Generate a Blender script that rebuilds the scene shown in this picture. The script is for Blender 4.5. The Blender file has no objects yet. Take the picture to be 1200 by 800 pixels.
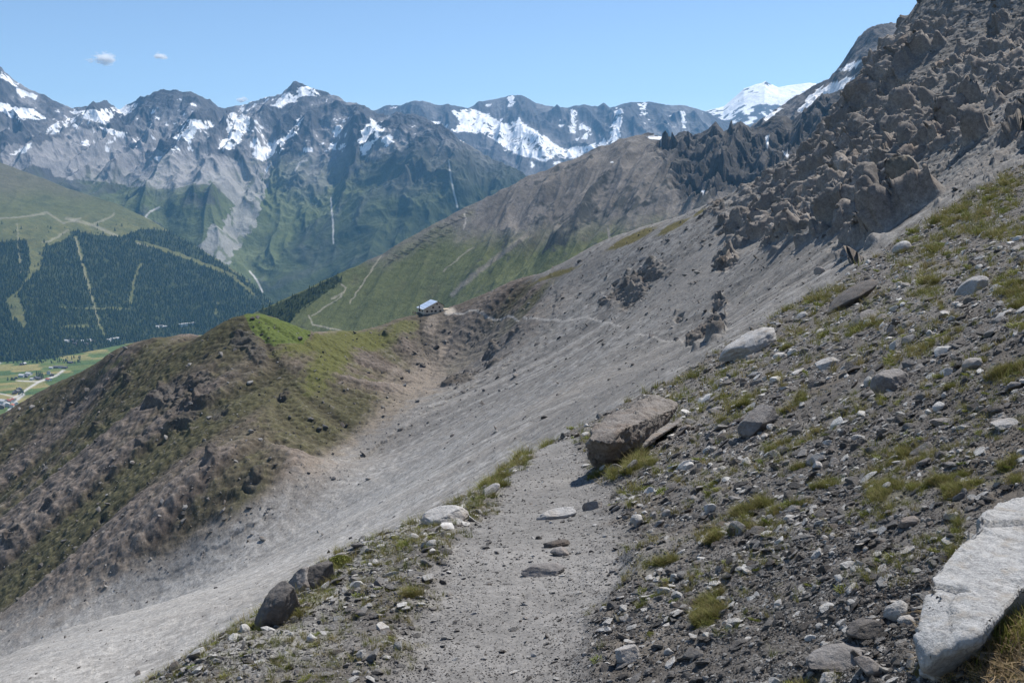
import bpy, bmesh, math, random
import numpy as np
from mathutils import Vector, Matrix

SC = bpy.context.scene
COL = SC.collection
rng = np.random.default_rng(7)
random.seed(7)

# ------------------------------------------------------------------ camera geometry (metres, camera eye at the origin)
F = 1150.0
PITCH = math.radians(8.4)
cP, sP = math.cos(PITCH), math.sin(PITCH)

def ray(u, v):
    cx = (u-600.0)/F
    cy = -(v-400.0)/F
    return cx, cP+cy*sP, -sP+cy*cP

def at(u, v, Y):
    x, y, z = ray(u, v)
    k = Y/y
    return (x*k, Y, z*k)

def project(x, y, z):
    d = np.maximum(y*cP - z*sP, 1e-3)
    up = y*sP + z*cP
    return 600+F*x/d, 400-F*up/d

# ------------------------------------------------------------------ noise
def _hash(ix, iy, iz, seed):
    n = (ix.astype(np.uint32)*np.uint32(374761393)) ^ (iy.astype(np.uint32)*np.uint32(668265263)) ^ (iz.astype(np.uint32)*np.uint32(2246822519)) ^ np.uint32((seed*3266489917) & 0xffffffff)
    n = (n ^ (n >> np.uint32(15)))*np.uint32(2246822519)
    n = (n ^ (n >> np.uint32(13)))*np.uint32(3266489917)
    return n ^ (n >> np.uint32(16))

def _perlin_chunk(x, y, z, seed):
    xi = np.floor(x); yi = np.floor(y); zi = np.floor(z)
    fx = x-xi; fy = y-yi; fz = z-zi
    ix = xi.astype(np.int64); iy = yi.astype(np.int64); iz = zi.astype(np.int64)
    ux = fx*fx*fx*(fx*(fx*6-15)+10); uy = fy*fy*fy*(fy*(fy*6-15)+10); uz = fz*fz*fz*(fz*(fz*6-15)+10)
    def g(dx, dy, dz):
        h = _hash(ix+dx, iy+dy, iz+dz, seed)
        a = (h & np.uint32(1023)).astype(np.float32)*(2/1023.)-1
        b = ((h >> np.uint32(10)) & np.uint32(1023)).astype(np.float32)*(2/1023.)-1
        c = ((h >> np.uint32(20)) & np.uint32(1023)).astype(np.float32)*(2/1023.)-1
        return a*(fx-dx)+b*(fy-dy)+c*(fz-dz)
    def lx(dy, dz):
        p = g(0, dy, dz); return p+ux*(g(1, dy, dz)-p)
    def ly(dz):
        p = lx(0, dz); return p+uy*(lx(1, dz)-p)
    p = ly(0)
    return (p+uz*(ly(1)-p))*1.15

def chunked(fn, n, *arrs):
    shp = arrs[0].shape
    fl = [np.ascontiguousarray(a, dtype=np.float64).ravel() for a in arrs]
    out = np.empty(fl[0].size, dtype=np.float32)
    for i in range(0, out.size, n):
        out[i:i+n] = fn(*[a[i:i+n] for a in fl])
    return out.reshape(shp)

def pn(x, y, z=None, seed=0):
    z = np.zeros_like(x)+0.37 if z is None else z
    return chunked(lambda a, b, c: _perlin_chunk(a, b, c, seed), 40000, x, y, z)

def fbm(x, y, z=None, oct=5, seed=0, gain=.5, lac=2.03):
    s = 0; a = 1; t = 0; f = 1.0
    z = np.zeros_like(x)+0.37 if z is None else z
    for i in range(oct):
        s = s+a*pn(x*f, y*f, z*f, seed+i*17); t += a; a *= gain; f *= lac
    return s/t

def ridged(x, y, z=None, oct=5, seed=0, gain=.5, lac=2.07):
    s = 0; a = 1; t = 0; f = 1.0; w = 1.0
    z = np.zeros_like(x)+0.37 if z is None else z
    for i in range(oct):
        r = 1-np.minimum(1, np.abs(pn(x*f, y*f, z*f, seed+i*31))*2.0)
        r = r*r
        s = s+a*r*w; t += a; w = np.clip(r*1.6, 0, 1); a *= gain; f *= lac
    return s/t          # 0..1

def _facet_chunk(x, y, z, seed):
    xi = np.floor(x); yi = np.floor(y); zi = np.floor(z)
    best = np.full(x.shape, 9.0); val = np.zeros(x.shape)
    for dx in (-1, 0, 1):
        for dy in (-1, 0, 1):
            for dz in (-1, 0, 1):
                cx = xi+dx; cy = yi+dy; cz = zi+dz
                h = _hash(cx.astype(np.int64), cy.astype(np.int64), cz.astype(np.int64), seed)
                a = (h & np.uint32(1023)).astype(np.float32)/1023.; b = ((h >> np.uint32(10)) & np.uint32(1023)).astype(np.float32)/1023.; c = ((h >> np.uint32(20)) & np.uint32(1023)).astype(np.float32)/1023.
                rx = x-cx-a; ry = y-cy-b; rz = z-cz-c
                d = rx*rx+ry*ry+rz*rz
                m = d < best
                best = np.where(m, d, best)
                v = (b-.5)*.9+rx*(c-.5)*1.5+ry*(a-.5)*1.5+rz*(b-.5)*1.5
                val = np.where(m, v, val)
    return val

def facet(x, y, z, seed=0):      # angular, blocky noise, about -1..1
    return chunked(lambda a, b, c: _facet_chunk(a, b, c, seed), 40000, x, y, z)

def sstep(a, b, x):
    t = np.clip((x-a)/(b-a), 0, 1)
    return t*t*(3-2*t)

def tps(pts, vals, lam=0.0):
    P = np.array(pts, float); V = np.array(vals, float)
    n = len(P)
    def k(r2):
        return np.where(r2 > 1e-12, 0.5*r2*np.log(np.maximum(r2, 1e-12)), 0)
    d2 = ((P[:, None]-P[None])**2).sum(-1)
    A = np.zeros((n+3, n+3)); A[:n, :n] = k(d2)+lam*np.eye(n)
    A[:n, n] = 1; A[:n, n+1:] = P; A[n, :n] = 1; A[n+1:, :n] = P.T
    w = np.linalg.solve(A, np.concatenate([V, np.zeros(3)]))
    def f(x, y):
        shp = np.shape(x)
        X = np.ravel(x); Y = np.ravel(y); out = np.empty(X.size)
        for i in range(0, X.size, 100000):
            a = X[i:i+100000]; b = Y[i:i+100000]
            r2 = (a[:, None]-P[None, :, 0])**2+(b[:, None]-P[None, :, 1])**2
            out[i:i+100000] = k(r2) @ w[:n]+w[n]+w[n+1]*a+w[n+2]*b
        return out.reshape(shp)
    return f

def inpoly(px, py, poly):
    c = np.zeros(px.shape, bool)
    n = len(poly)
    for i in range(n):
        x1, y1 = poly[i]; x2, y2 = poly[(i+1) % n]
        if y1 == y2: continue
        m = ((y1 > py) != (y2 > py)) & (px < (x2-x1)*(py-y1)/(y2-y1)+x1)
        c ^= m
    return c

def segdist(px, py, line):
    best = np.full(px.shape, 1e9)
    for (x1, y1), (x2, y2) in zip(line[:-1], line[1:]):
        dx, dy = x2-x1, y2-y1
        t = np.clip(((px-x1)*dx+(py-y1)*dy)/(dx*dx+dy*dy+1e-12), 0, 1)
        best = np.minimum(best, np.hypot(px-x1-t*dx, py-y1-t*dy))
    return best

def boxblur(a, r):
    for ax in (0, 1):
        p = np.concatenate([np.repeat(a.take([0], ax), r, ax), a, np.repeat(a.take([-1], ax), r, ax)], ax)
        c = np.cumsum(p, ax, dtype=np.float64)
        z = np.zeros_like(c.take([0], ax))
        c = np.concatenate([z, c], ax)
        n = a.shape[ax]
        hi = np.arange(2*r+1, 2*r+1+n); lo = np.arange(0, n)
        a = ((c.take(hi, ax)-c.take(lo, ax))/(2*r+1)).astype(np.float32)
    return a

# ------------------------------------------------------------------ scene helpers
def tag(o, label=None, cat=None, group=None, kind=None):
    if label: o['label'] = label
    if cat: o['category'] = cat
    if group: o['group'] = group
    if kind: o['kind'] = kind
    return o

def link(name, me, mat=None, parent=None):
    o = bpy.data.objects.new(name, me); COL.objects.link(o)
    if mat: me.materials.append(mat)
    if parent: o.parent = parent
    return o

def empty(name, loc):
    o = bpy.data.objects.new(name, None); COL.objects.link(o); o.location = loc
    o.empty_display_size = .1
    return o

def grid_mesh(name, X, Y, Z, col, mat, keep=None, kind='structure', smooth=True):
    """rows x cols lattice -> one mesh with an albedo colour per vertex"""
    r, c = X.shape
    idx = np.arange(r*c, dtype=np.int32).reshape(r, c)
    q = np.stack([idx[:-1, :-1], idx[:-1, 1:], idx[1:, 1:], idx[1:, :-1]], -1).reshape(-1, 4)
    co = np.stack([X, Y, Z], -1).reshape(-1, 3).astype(np.float32)
    colr = col.reshape(-1, 3).astype(np.float32)
    if keep is not None:
        q = q[keep.ravel()]
        used = np.zeros(r*c, bool); used[q.ravel()] = True
        mp = np.cumsum(used)-1
        q = mp[q].astype(np.int32); co = co[used]; colr = colr[used]
    me = bpy.data.meshes.new(name)
    me.vertices.add(len(co)); me.vertices.foreach_set('co', co.ravel())
    me.loops.add(q.size); me.loops.foreach_set('vertex_index', q.ravel().astype(np.int32))
    me.polygons.add(len(q)); me.polygons.foreach_set('loop_start', np.arange(0, q.size, 4, dtype=np.int32))
    if smooth: me.polygons.foreach_set('use_smooth', np.ones(len(q), bool))
    a = me.attributes.new('albedo', 'FLOAT_COLOR', 'POINT')
    a.data.foreach_set('color', np.concatenate([colr, np.ones((len(colr), 1), np.float32)], 1).ravel())
    me.update(calc_edges=True)
    o = link(name, me, mat)
    if kind: o['kind'] = kind
    return o

def np_mesh(name, co, faces):
    me = bpy.data.meshes.new(name); me.from_pydata([tuple(map(float, p)) for p in co], [], [tuple(map(int, f)) for f in faces]); me.update(); return me

# ------------------------------------------------------------------ materials
def new_mat(name):
    m = bpy.data.materials.new(name); m.use_nodes = True
    nt = m.node_tree; nt.nodes.clear()
    out = nt.nodes.new('ShaderNodeOutputMaterial'); b = nt.nodes.new('ShaderNodeBsdfPrincipled')
    nt.links.new(b.outputs[0], out.inputs[0])
    b.inputs['Roughness'].default_value = .9; b.inputs['Specular IOR Level'].default_value = .15
    return m, nt, b

def N(nt, t, **kw):
    n = nt.nodes.new(t)
    for k, v in kw.items(): setattr(n, k, v)
    return n

def noise_node(nt, vec, scale, detail=6, rough=.6):
    n = N(nt, 'ShaderNodeTexNoise'); n.inputs['Scale'].default_value = scale; n.inputs['Detail'].default_value = detail; n.inputs['Roughness'].default_value = rough
    nt.links.new(vec, n.inputs['Vector']); return n

def ramp(nt, src, a, b, lo, hi):
    r = N(nt, 'ShaderNodeMapRange'); r.inputs['From Min'].default_value = a; r.inputs['From Max'].default_value = b
    r.inputs['To Min'].default_value = lo; r.inputs['To Max'].default_value = hi
    nt.links.new(src, r.inputs['Value']); return r.outputs[0]

def terrain_mat(name, scales, bumps, var=(.7, 1.3), rough=.95, spec=.1):
    """albedo attribute x fine procedural variation, bump from the same noises (scales: cycles per metre, bumps: metres)"""
    m, nt, b = new_mat(name)
    b.inputs['Roughness'].default_value = rough; b.inputs['Specular IOR Level'].default_value = spec
    geo = N(nt, 'ShaderNodeNewGeometry'); at_ = N(nt, 'ShaderNodeAttribute', attribute_name='albedo')
    val = None; nrm = None
    for s, d in zip(scales, bumps):
        n = noise_node(nt, geo.outputs['Position'], s, 5, .65)
        f = ramp(nt, n.outputs[0], .3, .7, var[0], var[1])
        if val is None: val = f
        else:
            mu = N(nt, 'ShaderNodeMath', operation='MULTIPLY'); nt.links.new(val, mu.inputs[0]); nt.links.new(f, mu.inputs[1]); val = mu.outputs[0]
        bp = N(nt, 'ShaderNodeBump'); bp.inputs['Strength'].default_value = 1; bp.inputs['Distance'].default_value = d
        nt.links.new(n.outputs[0], bp.inputs['Height'])
        if nrm is not None: nt.links.new(nrm, bp.inputs['Normal'])
        nrm = bp.outputs[0]
    mx = N(nt, 'ShaderNodeVectorMath', operation='SCALE')
    nt.links.new(at_.outputs['Color'], mx.inputs[0]); nt.links.new(val, mx.inputs['Scale'])
    nt.links.new(mx.outputs[0], b.inputs['Base Color'])
    if nrm is not None: nt.links.new(nrm, b.inputs['Normal'])
    return m

def rock_mat(name, light, dark, brown=(.16, .12, .09), scale=1.0, bump=.02, mixlo=.35, mixhi=.65, brownamt=.5, rand=.35):
    m, nt, b = new_mat(name)
    tc = N(nt, 'ShaderNodeTexCoord'); oi = N(nt, 'ShaderNodeObjectInfo')
    vm = N(nt, 'ShaderNodeVectorMath', operation='ADD'); nt.links.new(tc.outputs['Object'], vm.inputs[0])
    sc = N(nt, 'ShaderNodeVectorMath', operation='SCALE'); nt.links.new(oi.outputs['Location'], sc.inputs[0]); sc.inputs['Scale'].default_value = 3.7
    nt.links.new(sc.outputs[0], vm.inputs[1])
    n1 = noise_node(nt, vm.outputs[0], 2.2*scale, 8, .65); n2 = noise_node(nt, vm.outputs[0], 9*scale, 8, .7); n3 = noise_node(nt, vm.outputs[0], 1.3*scale, 4, .5)
    c = N(nt, 'ShaderNodeMix', data_type='RGBA')
    c.inputs['A'].default_value = (*light, 1); c.inputs['B'].default_value = (*dark, 1)
    ad = N(nt, 'ShaderNodeMath', operation='ADD'); nt.links.new(n1.outputs[0], ad.inputs[0]); nt.links.new(n2.outputs[0], ad.inputs[1])
    nt.links.new(ramp(nt, ad.outputs[0], mixlo*2, mixhi*2, 0, 1), c.inputs['Factor'])
    c2 = N(nt, 'ShaderNodeMix', data_type='RGBA'); c2.inputs['B'].default_value = (*brown, 1)
    nt.links.new(c.outputs['Result'], c2.inputs['A']); nt.links.new(ramp(nt, n3.outputs[0], .52, .68, 0, brownamt), c2.inputs['Factor'])
    s = N(nt, 'ShaderNodeVectorMath', operation='SCALE'); nt.links.new(c2.outputs['Result'], s.inputs[0])
    nt.links.new(ramp(nt, oi.outputs['Random'], 0, 1, 1-rand, 1+rand), s.inputs['Scale'])
    nt.links.new(s.outputs[0], b.inputs['Base Color'])
    bp = N(nt, 'ShaderNodeBump'); bp.inputs['Distance'].default_value = bump; bp.inputs['Strength'].default_value = .9
    nt.links.new(ad.outputs[0], bp.inputs['Height']); nt.links.new(bp.outputs[0], b.inputs['Normal'])
    return m

def leaf_mat(name, c1, c2, trans=.25):
    m, nt, b = new_mat(name)
    oi = N(nt, 'ShaderNodeObjectInfo'); geo = N(nt, 'ShaderNodeNewGeometry')
    n = noise_node(nt, geo.outputs['Position'], 3.0, 3)
    mm = N(nt, 'ShaderNodeMath', operation='ADD'); nt.links.new(oi.outputs['Random'], mm.inputs[0]); nt.links.new(n.outputs[0], mm.inputs[1])
    c = N(nt, 'ShaderNodeMix', data_type='RGBA'); c.inputs['A'].default_value = (*c1, 1); c.inputs['B'].default_value = (*c2, 1)
    nt.links.new(ramp(nt, mm.outputs[0], .3, 1.3, 0, 1), c.inputs['Factor'])
    nt.links.new(c.outputs['Result'], b.inputs['Base Color'])
    b.inputs['Roughness'].default_value = .7
    tr = N(nt, 'ShaderNodeBsdfTranslucent'); nt.links.new(c.outputs['Result'], tr.inputs[0])
    mix = N(nt, 'ShaderNodeMixShader'); mix.inputs[0].default_value = trans
    out = [x for x in nt.nodes if x.type == 'OUTPUT_MATERIAL'][0]
    nt.links.new(b.outputs[0], mix.inputs[1]); nt.links.new(tr.outputs[0], mix.inputs[2]); nt.links.new(mix.outputs[0], out.inputs[0])
    return m

def plain(name, c, rough=.7, metal=0.0, spec=.3, nscale=2.0, var=.15):
    m, nt, b = new_mat(name)
    tc = N(nt, 'ShaderNodeTexCoord'); n = noise_node(nt, tc.outputs['Object'], nscale, 5)
    s = N(nt, 'ShaderNodeVectorMath', operation='SCALE'); s.inputs[0].default_value = c
    nt.links.new(ramp(nt, n.outputs[0], .3, .7, 1-var, 1+var), s.inputs['Scale']); nt.links.new(s.outputs[0], b.inputs['Base Color'])
    b.inputs['Roughness'].default_value = rough; b.inputs['Metallic'].default_value = metal; b.inputs['Specular IOR Level'].default_value = spec
    return m

def instancer(name, pts, rots, scl, idx, templates):
    """stuff: many copies of a few template meshes, scattered with geometry nodes"""
    me = bpy.data.meshes.new(name); me.vertices.add(len(pts)); me.vertices.foreach_set('co', np.asarray(pts, np.float32).ravel())
    for nm, arr in (('rot', rots), ('scl', scl)):
        a = me.attributes.new(nm, 'FLOAT_VECTOR', 'POINT'); a.data.foreach_set('vector', np.asarray(arr, np.float32).ravel())
    a = me.attributes.new('idx', 'INT', 'POINT'); a.data.foreach_set('value', np.asarray(idx, np.int32))
    o = link(name, me); o['kind'] = 'stuff'
    ng = bpy.data.node_groups.new(name+'_scatter', 'GeometryNodeTree')
    ng.interface.new_socket('Geometry', in_out='INPUT', socket_type='NodeSocketGeometry'); ng.interface.new_socket('Geometry', in_out='OUTPUT', socket_type='NodeSocketGeometry')
    gi = ng.nodes.new('NodeGroupInput'); go = ng.nodes.new('NodeGroupOutput')
    ip = ng.nodes.new('GeometryNodeInstanceOnPoints'); ci = ng.nodes.new('GeometryNodeCollectionInfo')
    c = bpy.data.collections.new(name+'_templates')
    for t in templates: c.objects.link(t)
    ci.inputs['Collection'].default_value = c; ci.inputs['Separate Children'].default_value = True; ci.inputs['Reset Children'].default_value = True
    def attr(nm, ty):
        n = ng.nodes.new('GeometryNodeInputNamedAttribute'); n.data_type = ty; n.inputs['Name'].default_value = nm; return n.outputs['Attribute']
    ng.links.new(gi.outputs[0], ip.inputs['Points']); ng.links.new(ci.outputs[0], ip.inputs['Instance']); ip.inputs['Pick Instance'].default_value = True
    ng.links.new(attr('idx', 'INT'), ip.inputs['Instance Index'])
    er = ng.nodes.new('FunctionNodeEulerToRotation'); ng.links.new(attr('rot', 'FLOAT_VECTOR'), er.inputs[0]); ng.links.new(er.outputs[0], ip.inputs['Rotation'])
    ng.links.new(attr('scl', 'FLOAT_VECTOR'), ip.inputs['Scale'])
    ng.links.new(ip.outputs[0], go.inputs[0])
    md = o.modifiers.new('scatter', 'NODES'); md.node_group = ng
    return o

# ================================================================== A. the near slope with the path
PATH = [(570, 800, 4.6), (600, 700, 6.1), (632, 630, 7.8), (640, 590, 11.0), (640, 560, 14.0), (648, 535, 20.0), (652, 518, 28.0)]
PATHW = [(3.0, .50), (4.6, .52), (6.1, .64), (7.8, .70), (11, .68), (14, .64), (20, .55), (28, .5), (60, .45)]
EDGE = [(-700, 1250, 2.2), (-150, 930, 3.6), (140, 800, 5.0), (235, 735, 6.4), (310, 690, 7.8), (390, 640, 9.3), (500, 600, 11.5), (560, 562, 15), (610, 530, 22), (652, 508, 31), (720, 475, 34), (790, 440, 36), (850, 402, 39), (900, 372, 42), (960, 340, 46), (1050, 278, 54), (1100, 245, 58), (1200, 190, 66), (1350, 110, 80), (1600, 0, 100)]
pp = np.array([at(*p) for p in PATH])
zpY = np.concatenate([[-6, 0, 3.0], pp[:, 1]]); zpZ = np.concatenate([[-1.5, -2.0, -2.25], pp[:, 2]])
xpX = np.concatenate([[-.5, -.3, -.2], pp[:, 0]])
zp = lambda Y: np.interp(Y, zpY, zpZ); xp = lambda Y: np.interp(Y, zpY, xpX); wp = lambda Y: np.interp(Y, [a for a, b in PATHW], [b for a, b in PATHW])
ctl = []
for y in (-6, 0, 3.0, 4.6, 6.1, 7.8, 11.0, 14, 20, 28):
    for k in (-1, 0, 1):
        ctl.append((xp(y)+k*wp(y), y, zp(y)+k*.03))
for y in (-4, 0, 3, 5.5, 8, 12):
    for s in (1, 2.2, 4.5, 8):
        ctl.append((xp(y)+wp(y)+s, y, zp(y)+.52*s))
for y in (17, 23):
    for s in (2, 5, 9, 14): ctl.append((xp(y)+wp(y)+s, y, zp(y)+(.5 if s < 12 else .47)*s))
for p in EDGE[1:-2]: ctl.append(at(*p))
ctl += [at(1350, 140, 78)]
ctl = np.array(ctl)
A_base = tps(ctl[:, :2], ctl[:, 2], lam=.4)
EDGEP = [at(*p)[:2] for p in EDGE]

def edge_signed(x, y):
    d = segdist(x, y, EDGEP)
    # inside = right of / nearer than the polyline
    poly = EDGEP+[(200, 60), (200, -50), (-60, -50)]
    return np.where(inpoly(x, y, poly), -d, d)

nT = 1250
Tn = np.concatenate([np.linspace(-1.5, -.60, 60), np.linspace(-.598, .60, nT), np.linspace(.602, 1.5, 60)])
Yn = np.exp(np.linspace(math.log(1.7), math.log(125), 1150))
AX = Yn[:, None]*Tn[None]; AY = np.repeat(Yn[:, None], len(Tn), 1)
AZ = A_base(AX, AY)
Aed = edge_signed(AX, AY)
Aed = Aed+.35*fbm(AX*.8, AY*.8, oct=4, seed=5)*np.minimum(1, AY/10)
roll = np.maximum(Aed+.5, 0)
AZ = AZ-1.05*roll*roll/(roll+1.2)
# path mask (organic edge) and micro relief
s_ = AX-np.interp(AY, zpY, xpX); hw = np.interp(AY, [a for a, b in PATHW], [b for a, b in PATHW])
edge_n = .30*fbm(AX*2.1, AY*2.1, oct=4, seed=11)+.22*fbm(AX*.7, AY*.7, oct=3, seed=12)
pm = 1-sstep(-.12, .16, np.abs(s_)-hw+edge_n*1.5)
pm *= (Aed < .2)*(1-sstep(27, 30, AY))
n_big = fbm(AX*.35, AY*.35, oct=4, seed=21); n_mid = fbm(AX*1.6, AY*1.6, oct=4, seed=22); n_f = fbm(AX*9, AY*9, oct=3, seed=23)
fac = facet(AX*3.2, AY*3.2, AZ*3.2, seed=24); fac2 = facet(AX*8.5, AY*8.5, AZ*8.5, seed=25)
AZ = AZ+(1-pm)*(.22*n_big+.09*n_mid+.018*fac+.014*fac2+.02*n_f)+pm*(.035*n_mid+.004*fac2+.006*n_f)
AZ = AZ-.03*pm
# ground colours (soil and fine rubble); grass patches stay patches
GRASS = [(1120, 562, 48, 8, 1.0), (1185, 545, 18, 9, .9), (1040, 570, 30, 16, .9), (890, 605, 26, 16, .95), (935, 590, 22, 12, .6), (1120, 640, 10, 45, .7),
         (700, 563, 30, 10, 1.0), (745, 545, 25, 10, .9), (600, 545, 40, 14, .9), (575, 575, 24, 12, .8), (640, 525, 16, 8, .8), (400, 655, 14, 10, .8), (460, 660, 46, 30, .55), (390, 715, 40, 22, .45), (470, 700, 40, 12, .6), (350, 720, 16, 22, .6),
         (750, 675, 36, 26, .75), (720, 720, 16, 30, .6), (715, 790, 26, 14, .8), (825, 725, 16, 22, .8), (910, 700, 14, 40, .6), (920, 720, 14, 12, .8), (840, 690, 20, 10, .4), (1000, 620, 20, 12, .4),
         (970, 470, 40, 9, .5), (1000, 400, 18, 9, .55), (1090, 340, 9, 16, .75), (1030, 385, 18, 8, .55), (900, 500, 60, 30, .28), (960, 560, 50, 20, .3), (1140, 250, 26, 8, .55), (1180, 222, 20, 8, .55), (1165, 275, 20, 7, .5), (1100, 262, 14, 6, .45), (1190, 350, 14, 16, .8), (1080, 290, 26, 7, .5), (960, 350, 26, 6, .5), (920, 355, 20, 8, .6), (1120, 470, 30, 10, .5), (1150, 430, 26, 12, .5), (850, 470, 60, 12, .3), (880, 520, 40, 12, .35), (1060, 490, 30, 16, .5), (1040, 540, 60, 14, .5), (1010, 500, 20, 14, .5)]
pu, pv = project(AX, AY, AZ)
gm = np.zeros(AX.shape)
for u, v, ru, rv, a in GRASS:
    gm = np.maximum(gm, a*.70*np.exp(-(((pu-u)/(ru*1.35))**2+((pv-v)/(rv*1.45))**2)))
gm = gm*.86+1.5*fbm(AX*2.2, AY*2.2, oct=5, seed=31, gain=.75)+.25*n_mid*(gm > .1)+.10*sstep(0, 1, s_-hw)
far_green = sstep(18, 45, AY)*.10
gmask = sstep(.42, .66, gm+far_green)*(1-pm)
c_soil = np.array([.100, .092, .084]); c_soil2 = np.array([.165, .155, .144]); c_path = np.array([.178, .172, .165]); c_grass = np.array([.085, .085, .030]); c_left = np.array([.20, .195, .185])
mix = sstep(-.25, .35, n_mid+.6*n_big)[..., None]
Acol = c_soil*(1-mix)+c_soil2*mix
lf = sstep(.1, .8, -(s_+hw))[..., None]
Acol = Acol*(1-lf)+(c_left*(.75+.5*mix))*lf
brown = sstep(.1, .4, fbm(AX*.8+9, AY*.8, oct=4, seed=33))[..., None]*.5
Acol = Acol*(1-brown)+np.array([.135, .112, .085])*brown
Acol = Acol*(1-gmask[..., None]*.32)+c_grass*gmask[..., None]*.32
Acol = Acol*(1-pm[..., None])+(c_path*(1+.45*n_big[..., None]+.45*n_mid[..., None]+.25*n_f[..., None]))*pm[..., None]
shale = sstep(1.0, 4.0, Aed)[..., None]
Acol = Acol*(1-shale)+np.array([.22, .215, .21])*shale
MAT_near = terrain_mat('near_ground_material', (14, 55), (.016, .006), (.78, 1.22))
pq = (pm[:-1, :-1]+pm[1:, 1:]+pm[:-1, 1:]+pm[1:, :-1])/4 > .5
near = grid_mesh('hillside', AX, AY, AZ, Acol, MAT_near, keep=~pq)
path = grid_mesh('path', AX, AY, AZ, Acol, MAT_near, keep=pq)

def A_height(x, y):
    """height of the finished near ground at (x, y)"""
    t = np.asarray(x, float)/y
    fi = np.clip(np.log(np.asarray(y, float)/1.7)/math.log(125/1.7)*(len(Yn)-1), 0, len(Yn)-1.001)
    fj = np.clip(np.interp(t, Tn, np.arange(len(Tn))), 0, len(Tn)-1.001)
    i = fi.astype(int); j = fj.astype(int); a = fi-i; b = fj-j
    return (AZ[i, j]*(1-a)*(1-b)+AZ[i+1, j]*a*(1-b)+AZ[i, j+1]*(1-a)*b+AZ[i+1, j+1]*a*b)

def A_hit(u, v):
    """where the view line through photo point (u, v) first meets the near ground"""
    x, y, z = ray(u, v)
    ys = np.exp(np.linspace(math.log(1.75), math.log(120), 6000))
    h = A_height(ys*x/y, ys)
    w = np.nonzero(h > ys*z/y)[0]
    k = w[0] if len(w) else len(ys)-1
    return np.array([ys[k]*x/y, ys[k], h[k]])

# ================================================================== B. the bowl of scree, the ridge with the hut, the crags on the right
def hillY(u, v):      # the left hill is one broad face falling to the left and towards the camera
    x, y, z = ray(u, v)
    return 150.5/(.6*x/y+.35-z/y)
CB = [  # ridge line (photo point, distance)
    (-260, 612, 590), (-120, 545, 575), (0, 487, 560), (60, 450, 548), (130, 412, 530), (180, 396, 517), (225, 398, 505), (262, 375, 495), (290, 365, 490), (318, 372, 500), (345, 388, 510), (362, 391, 516), (400, 391, 530), (440, 384, 545), (480, 369, 556), (508, 367, 562), (530, 359, 566), (600, 331, 562), (640, 318, 555), (690, 296, 545), (735, 277, 530), (780, 262, 505), (822, 243, 480), (860, 222, 460), (905, 202, 440), (962, 174, 422), (990, 130, 422), (1022, 90, 428), (1055, 40, 436), (1078, 0, 445), (1135, -80, 460), (1300, -260, 480)]
# hut pad
CI = [  # slope between
    (0, 745, 308), (200, 680, 300), (330, 600, 312), (430, 530, 362), (500, 455, 445), (540, 405, 525),
    *[(u, v, hillY(u, v)) for u, v in ((100, 560), (0, 600), (200, 500), (-120, 650), (-120, 800), (100, 650), (200, 600), (100, 470), (250, 430))], (300, 480, 380), (350, 440, 420), (420, 430, 476), (300, 560, 322),
    (0, 800, 95), (130, 790, 92), (0, 770, 170), (250, 700, 150), (400, 640, 160), (330, 650, 210), (500, 570, 190), (520, 500, 350), (600, 500, 210), (600, 440, 400), (560, 430, 480),
    (620, 375, 480), (725, 383, 380), (690, 440, 260), (680, 340, 480), (780, 420, 235), (770, 350, 350), (850, 300, 330), (820, 390, 250), (900, 345, 225), (930, 260, 320), (1000, 300, 200), (1050, 262, 172), (1000, 200, 285), (1060, 150, 305), (1100, 90, 345), (1120, 200, 190), (1200, 180, 135), (1200, 0, 405), (1200, 100, 245), (1350, 0, 340)]
cb = [at(*p) for p in CB]; ci = [at(*p) for p in CI]
pts = cb+ci
for (x, y, z) in cb[::2]:
    pts.append((x*1.12-6, y+75, z-48))
pts += [(-420, 420, -200), (-330, 280, -200), (-250, 120, -150), (-110, 50, -85), (-30, 30, -30), (10, 30, -15), (30, 62, -9), (27, 100, -16), (42, 100, -9), (60, 85, -6), (130, 60, 40), (190, 120, 75), (260, 220, 95), (-10, 12, -14), (-40, 20, -38)]
pts = np.array(pts)
B_base = tps(pts[:, :2], pts[:, 2], lam=6.0)

# flow-aligned noise on a plain world grid (scree streaks, gullies and ribs follow the fall line)
GX0, GY0, GS = -330.0, 20.0, .7
gnx, gny = int(560/GS), int(640/GS)
gx, gy = np.meshgrid(GX0+np.arange(gnx)*GS, GY0+np.arange(gny)*GS)
cs = 6
zb = B_base(gx[::cs, ::cs], gy[::cs, ::cs])
def up_(a, shape):
    r = np.clip(np.arange(shape[0])/cs, 0, a.shape[0]-1.001); c = np.clip(np.arange(shape[1])/cs, 0, a.shape[1]-1.001)
    i = r.astype(int)[:, None]; j = c.astype(int)[None]; fa = (r-r.astype(int))[:, None]; fb = (c-c.astype(int))[None]
    return a[i, j]*(1-fa)*(1-fb)+a[i+1, j]*fa*(1-fb)+a[i, j+1]*(1-fa)*fb+a[i+1, j+1]*fa*fb
gz = up_(zb, gx.shape)
dzy, dzx = np.gradient(zb, GS*cs)
gl = np.hypot(dzx, dzy)+1e-6
gux = up_(dzx/gl, gx.shape); guy = up_(dzy/gl, gx.shape)
def sample(a, x, y):
    fi = np.clip((y-GY0)/GS, 0, gny-1.001); fj = np.clip((x-GX0)/GS, 0, gnx-1.001)
    i = fi.astype(np.int32); j = fj.astype(np.int32); fa = fi-i; fb = fj-j
    return a[i, j]*(1-fa)*(1-fb)+a[i+1, j]*fa*(1-fb)+a[i, j+1]*(1-fa)*fb+a[i+1, j+1]*fa*fb
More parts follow.
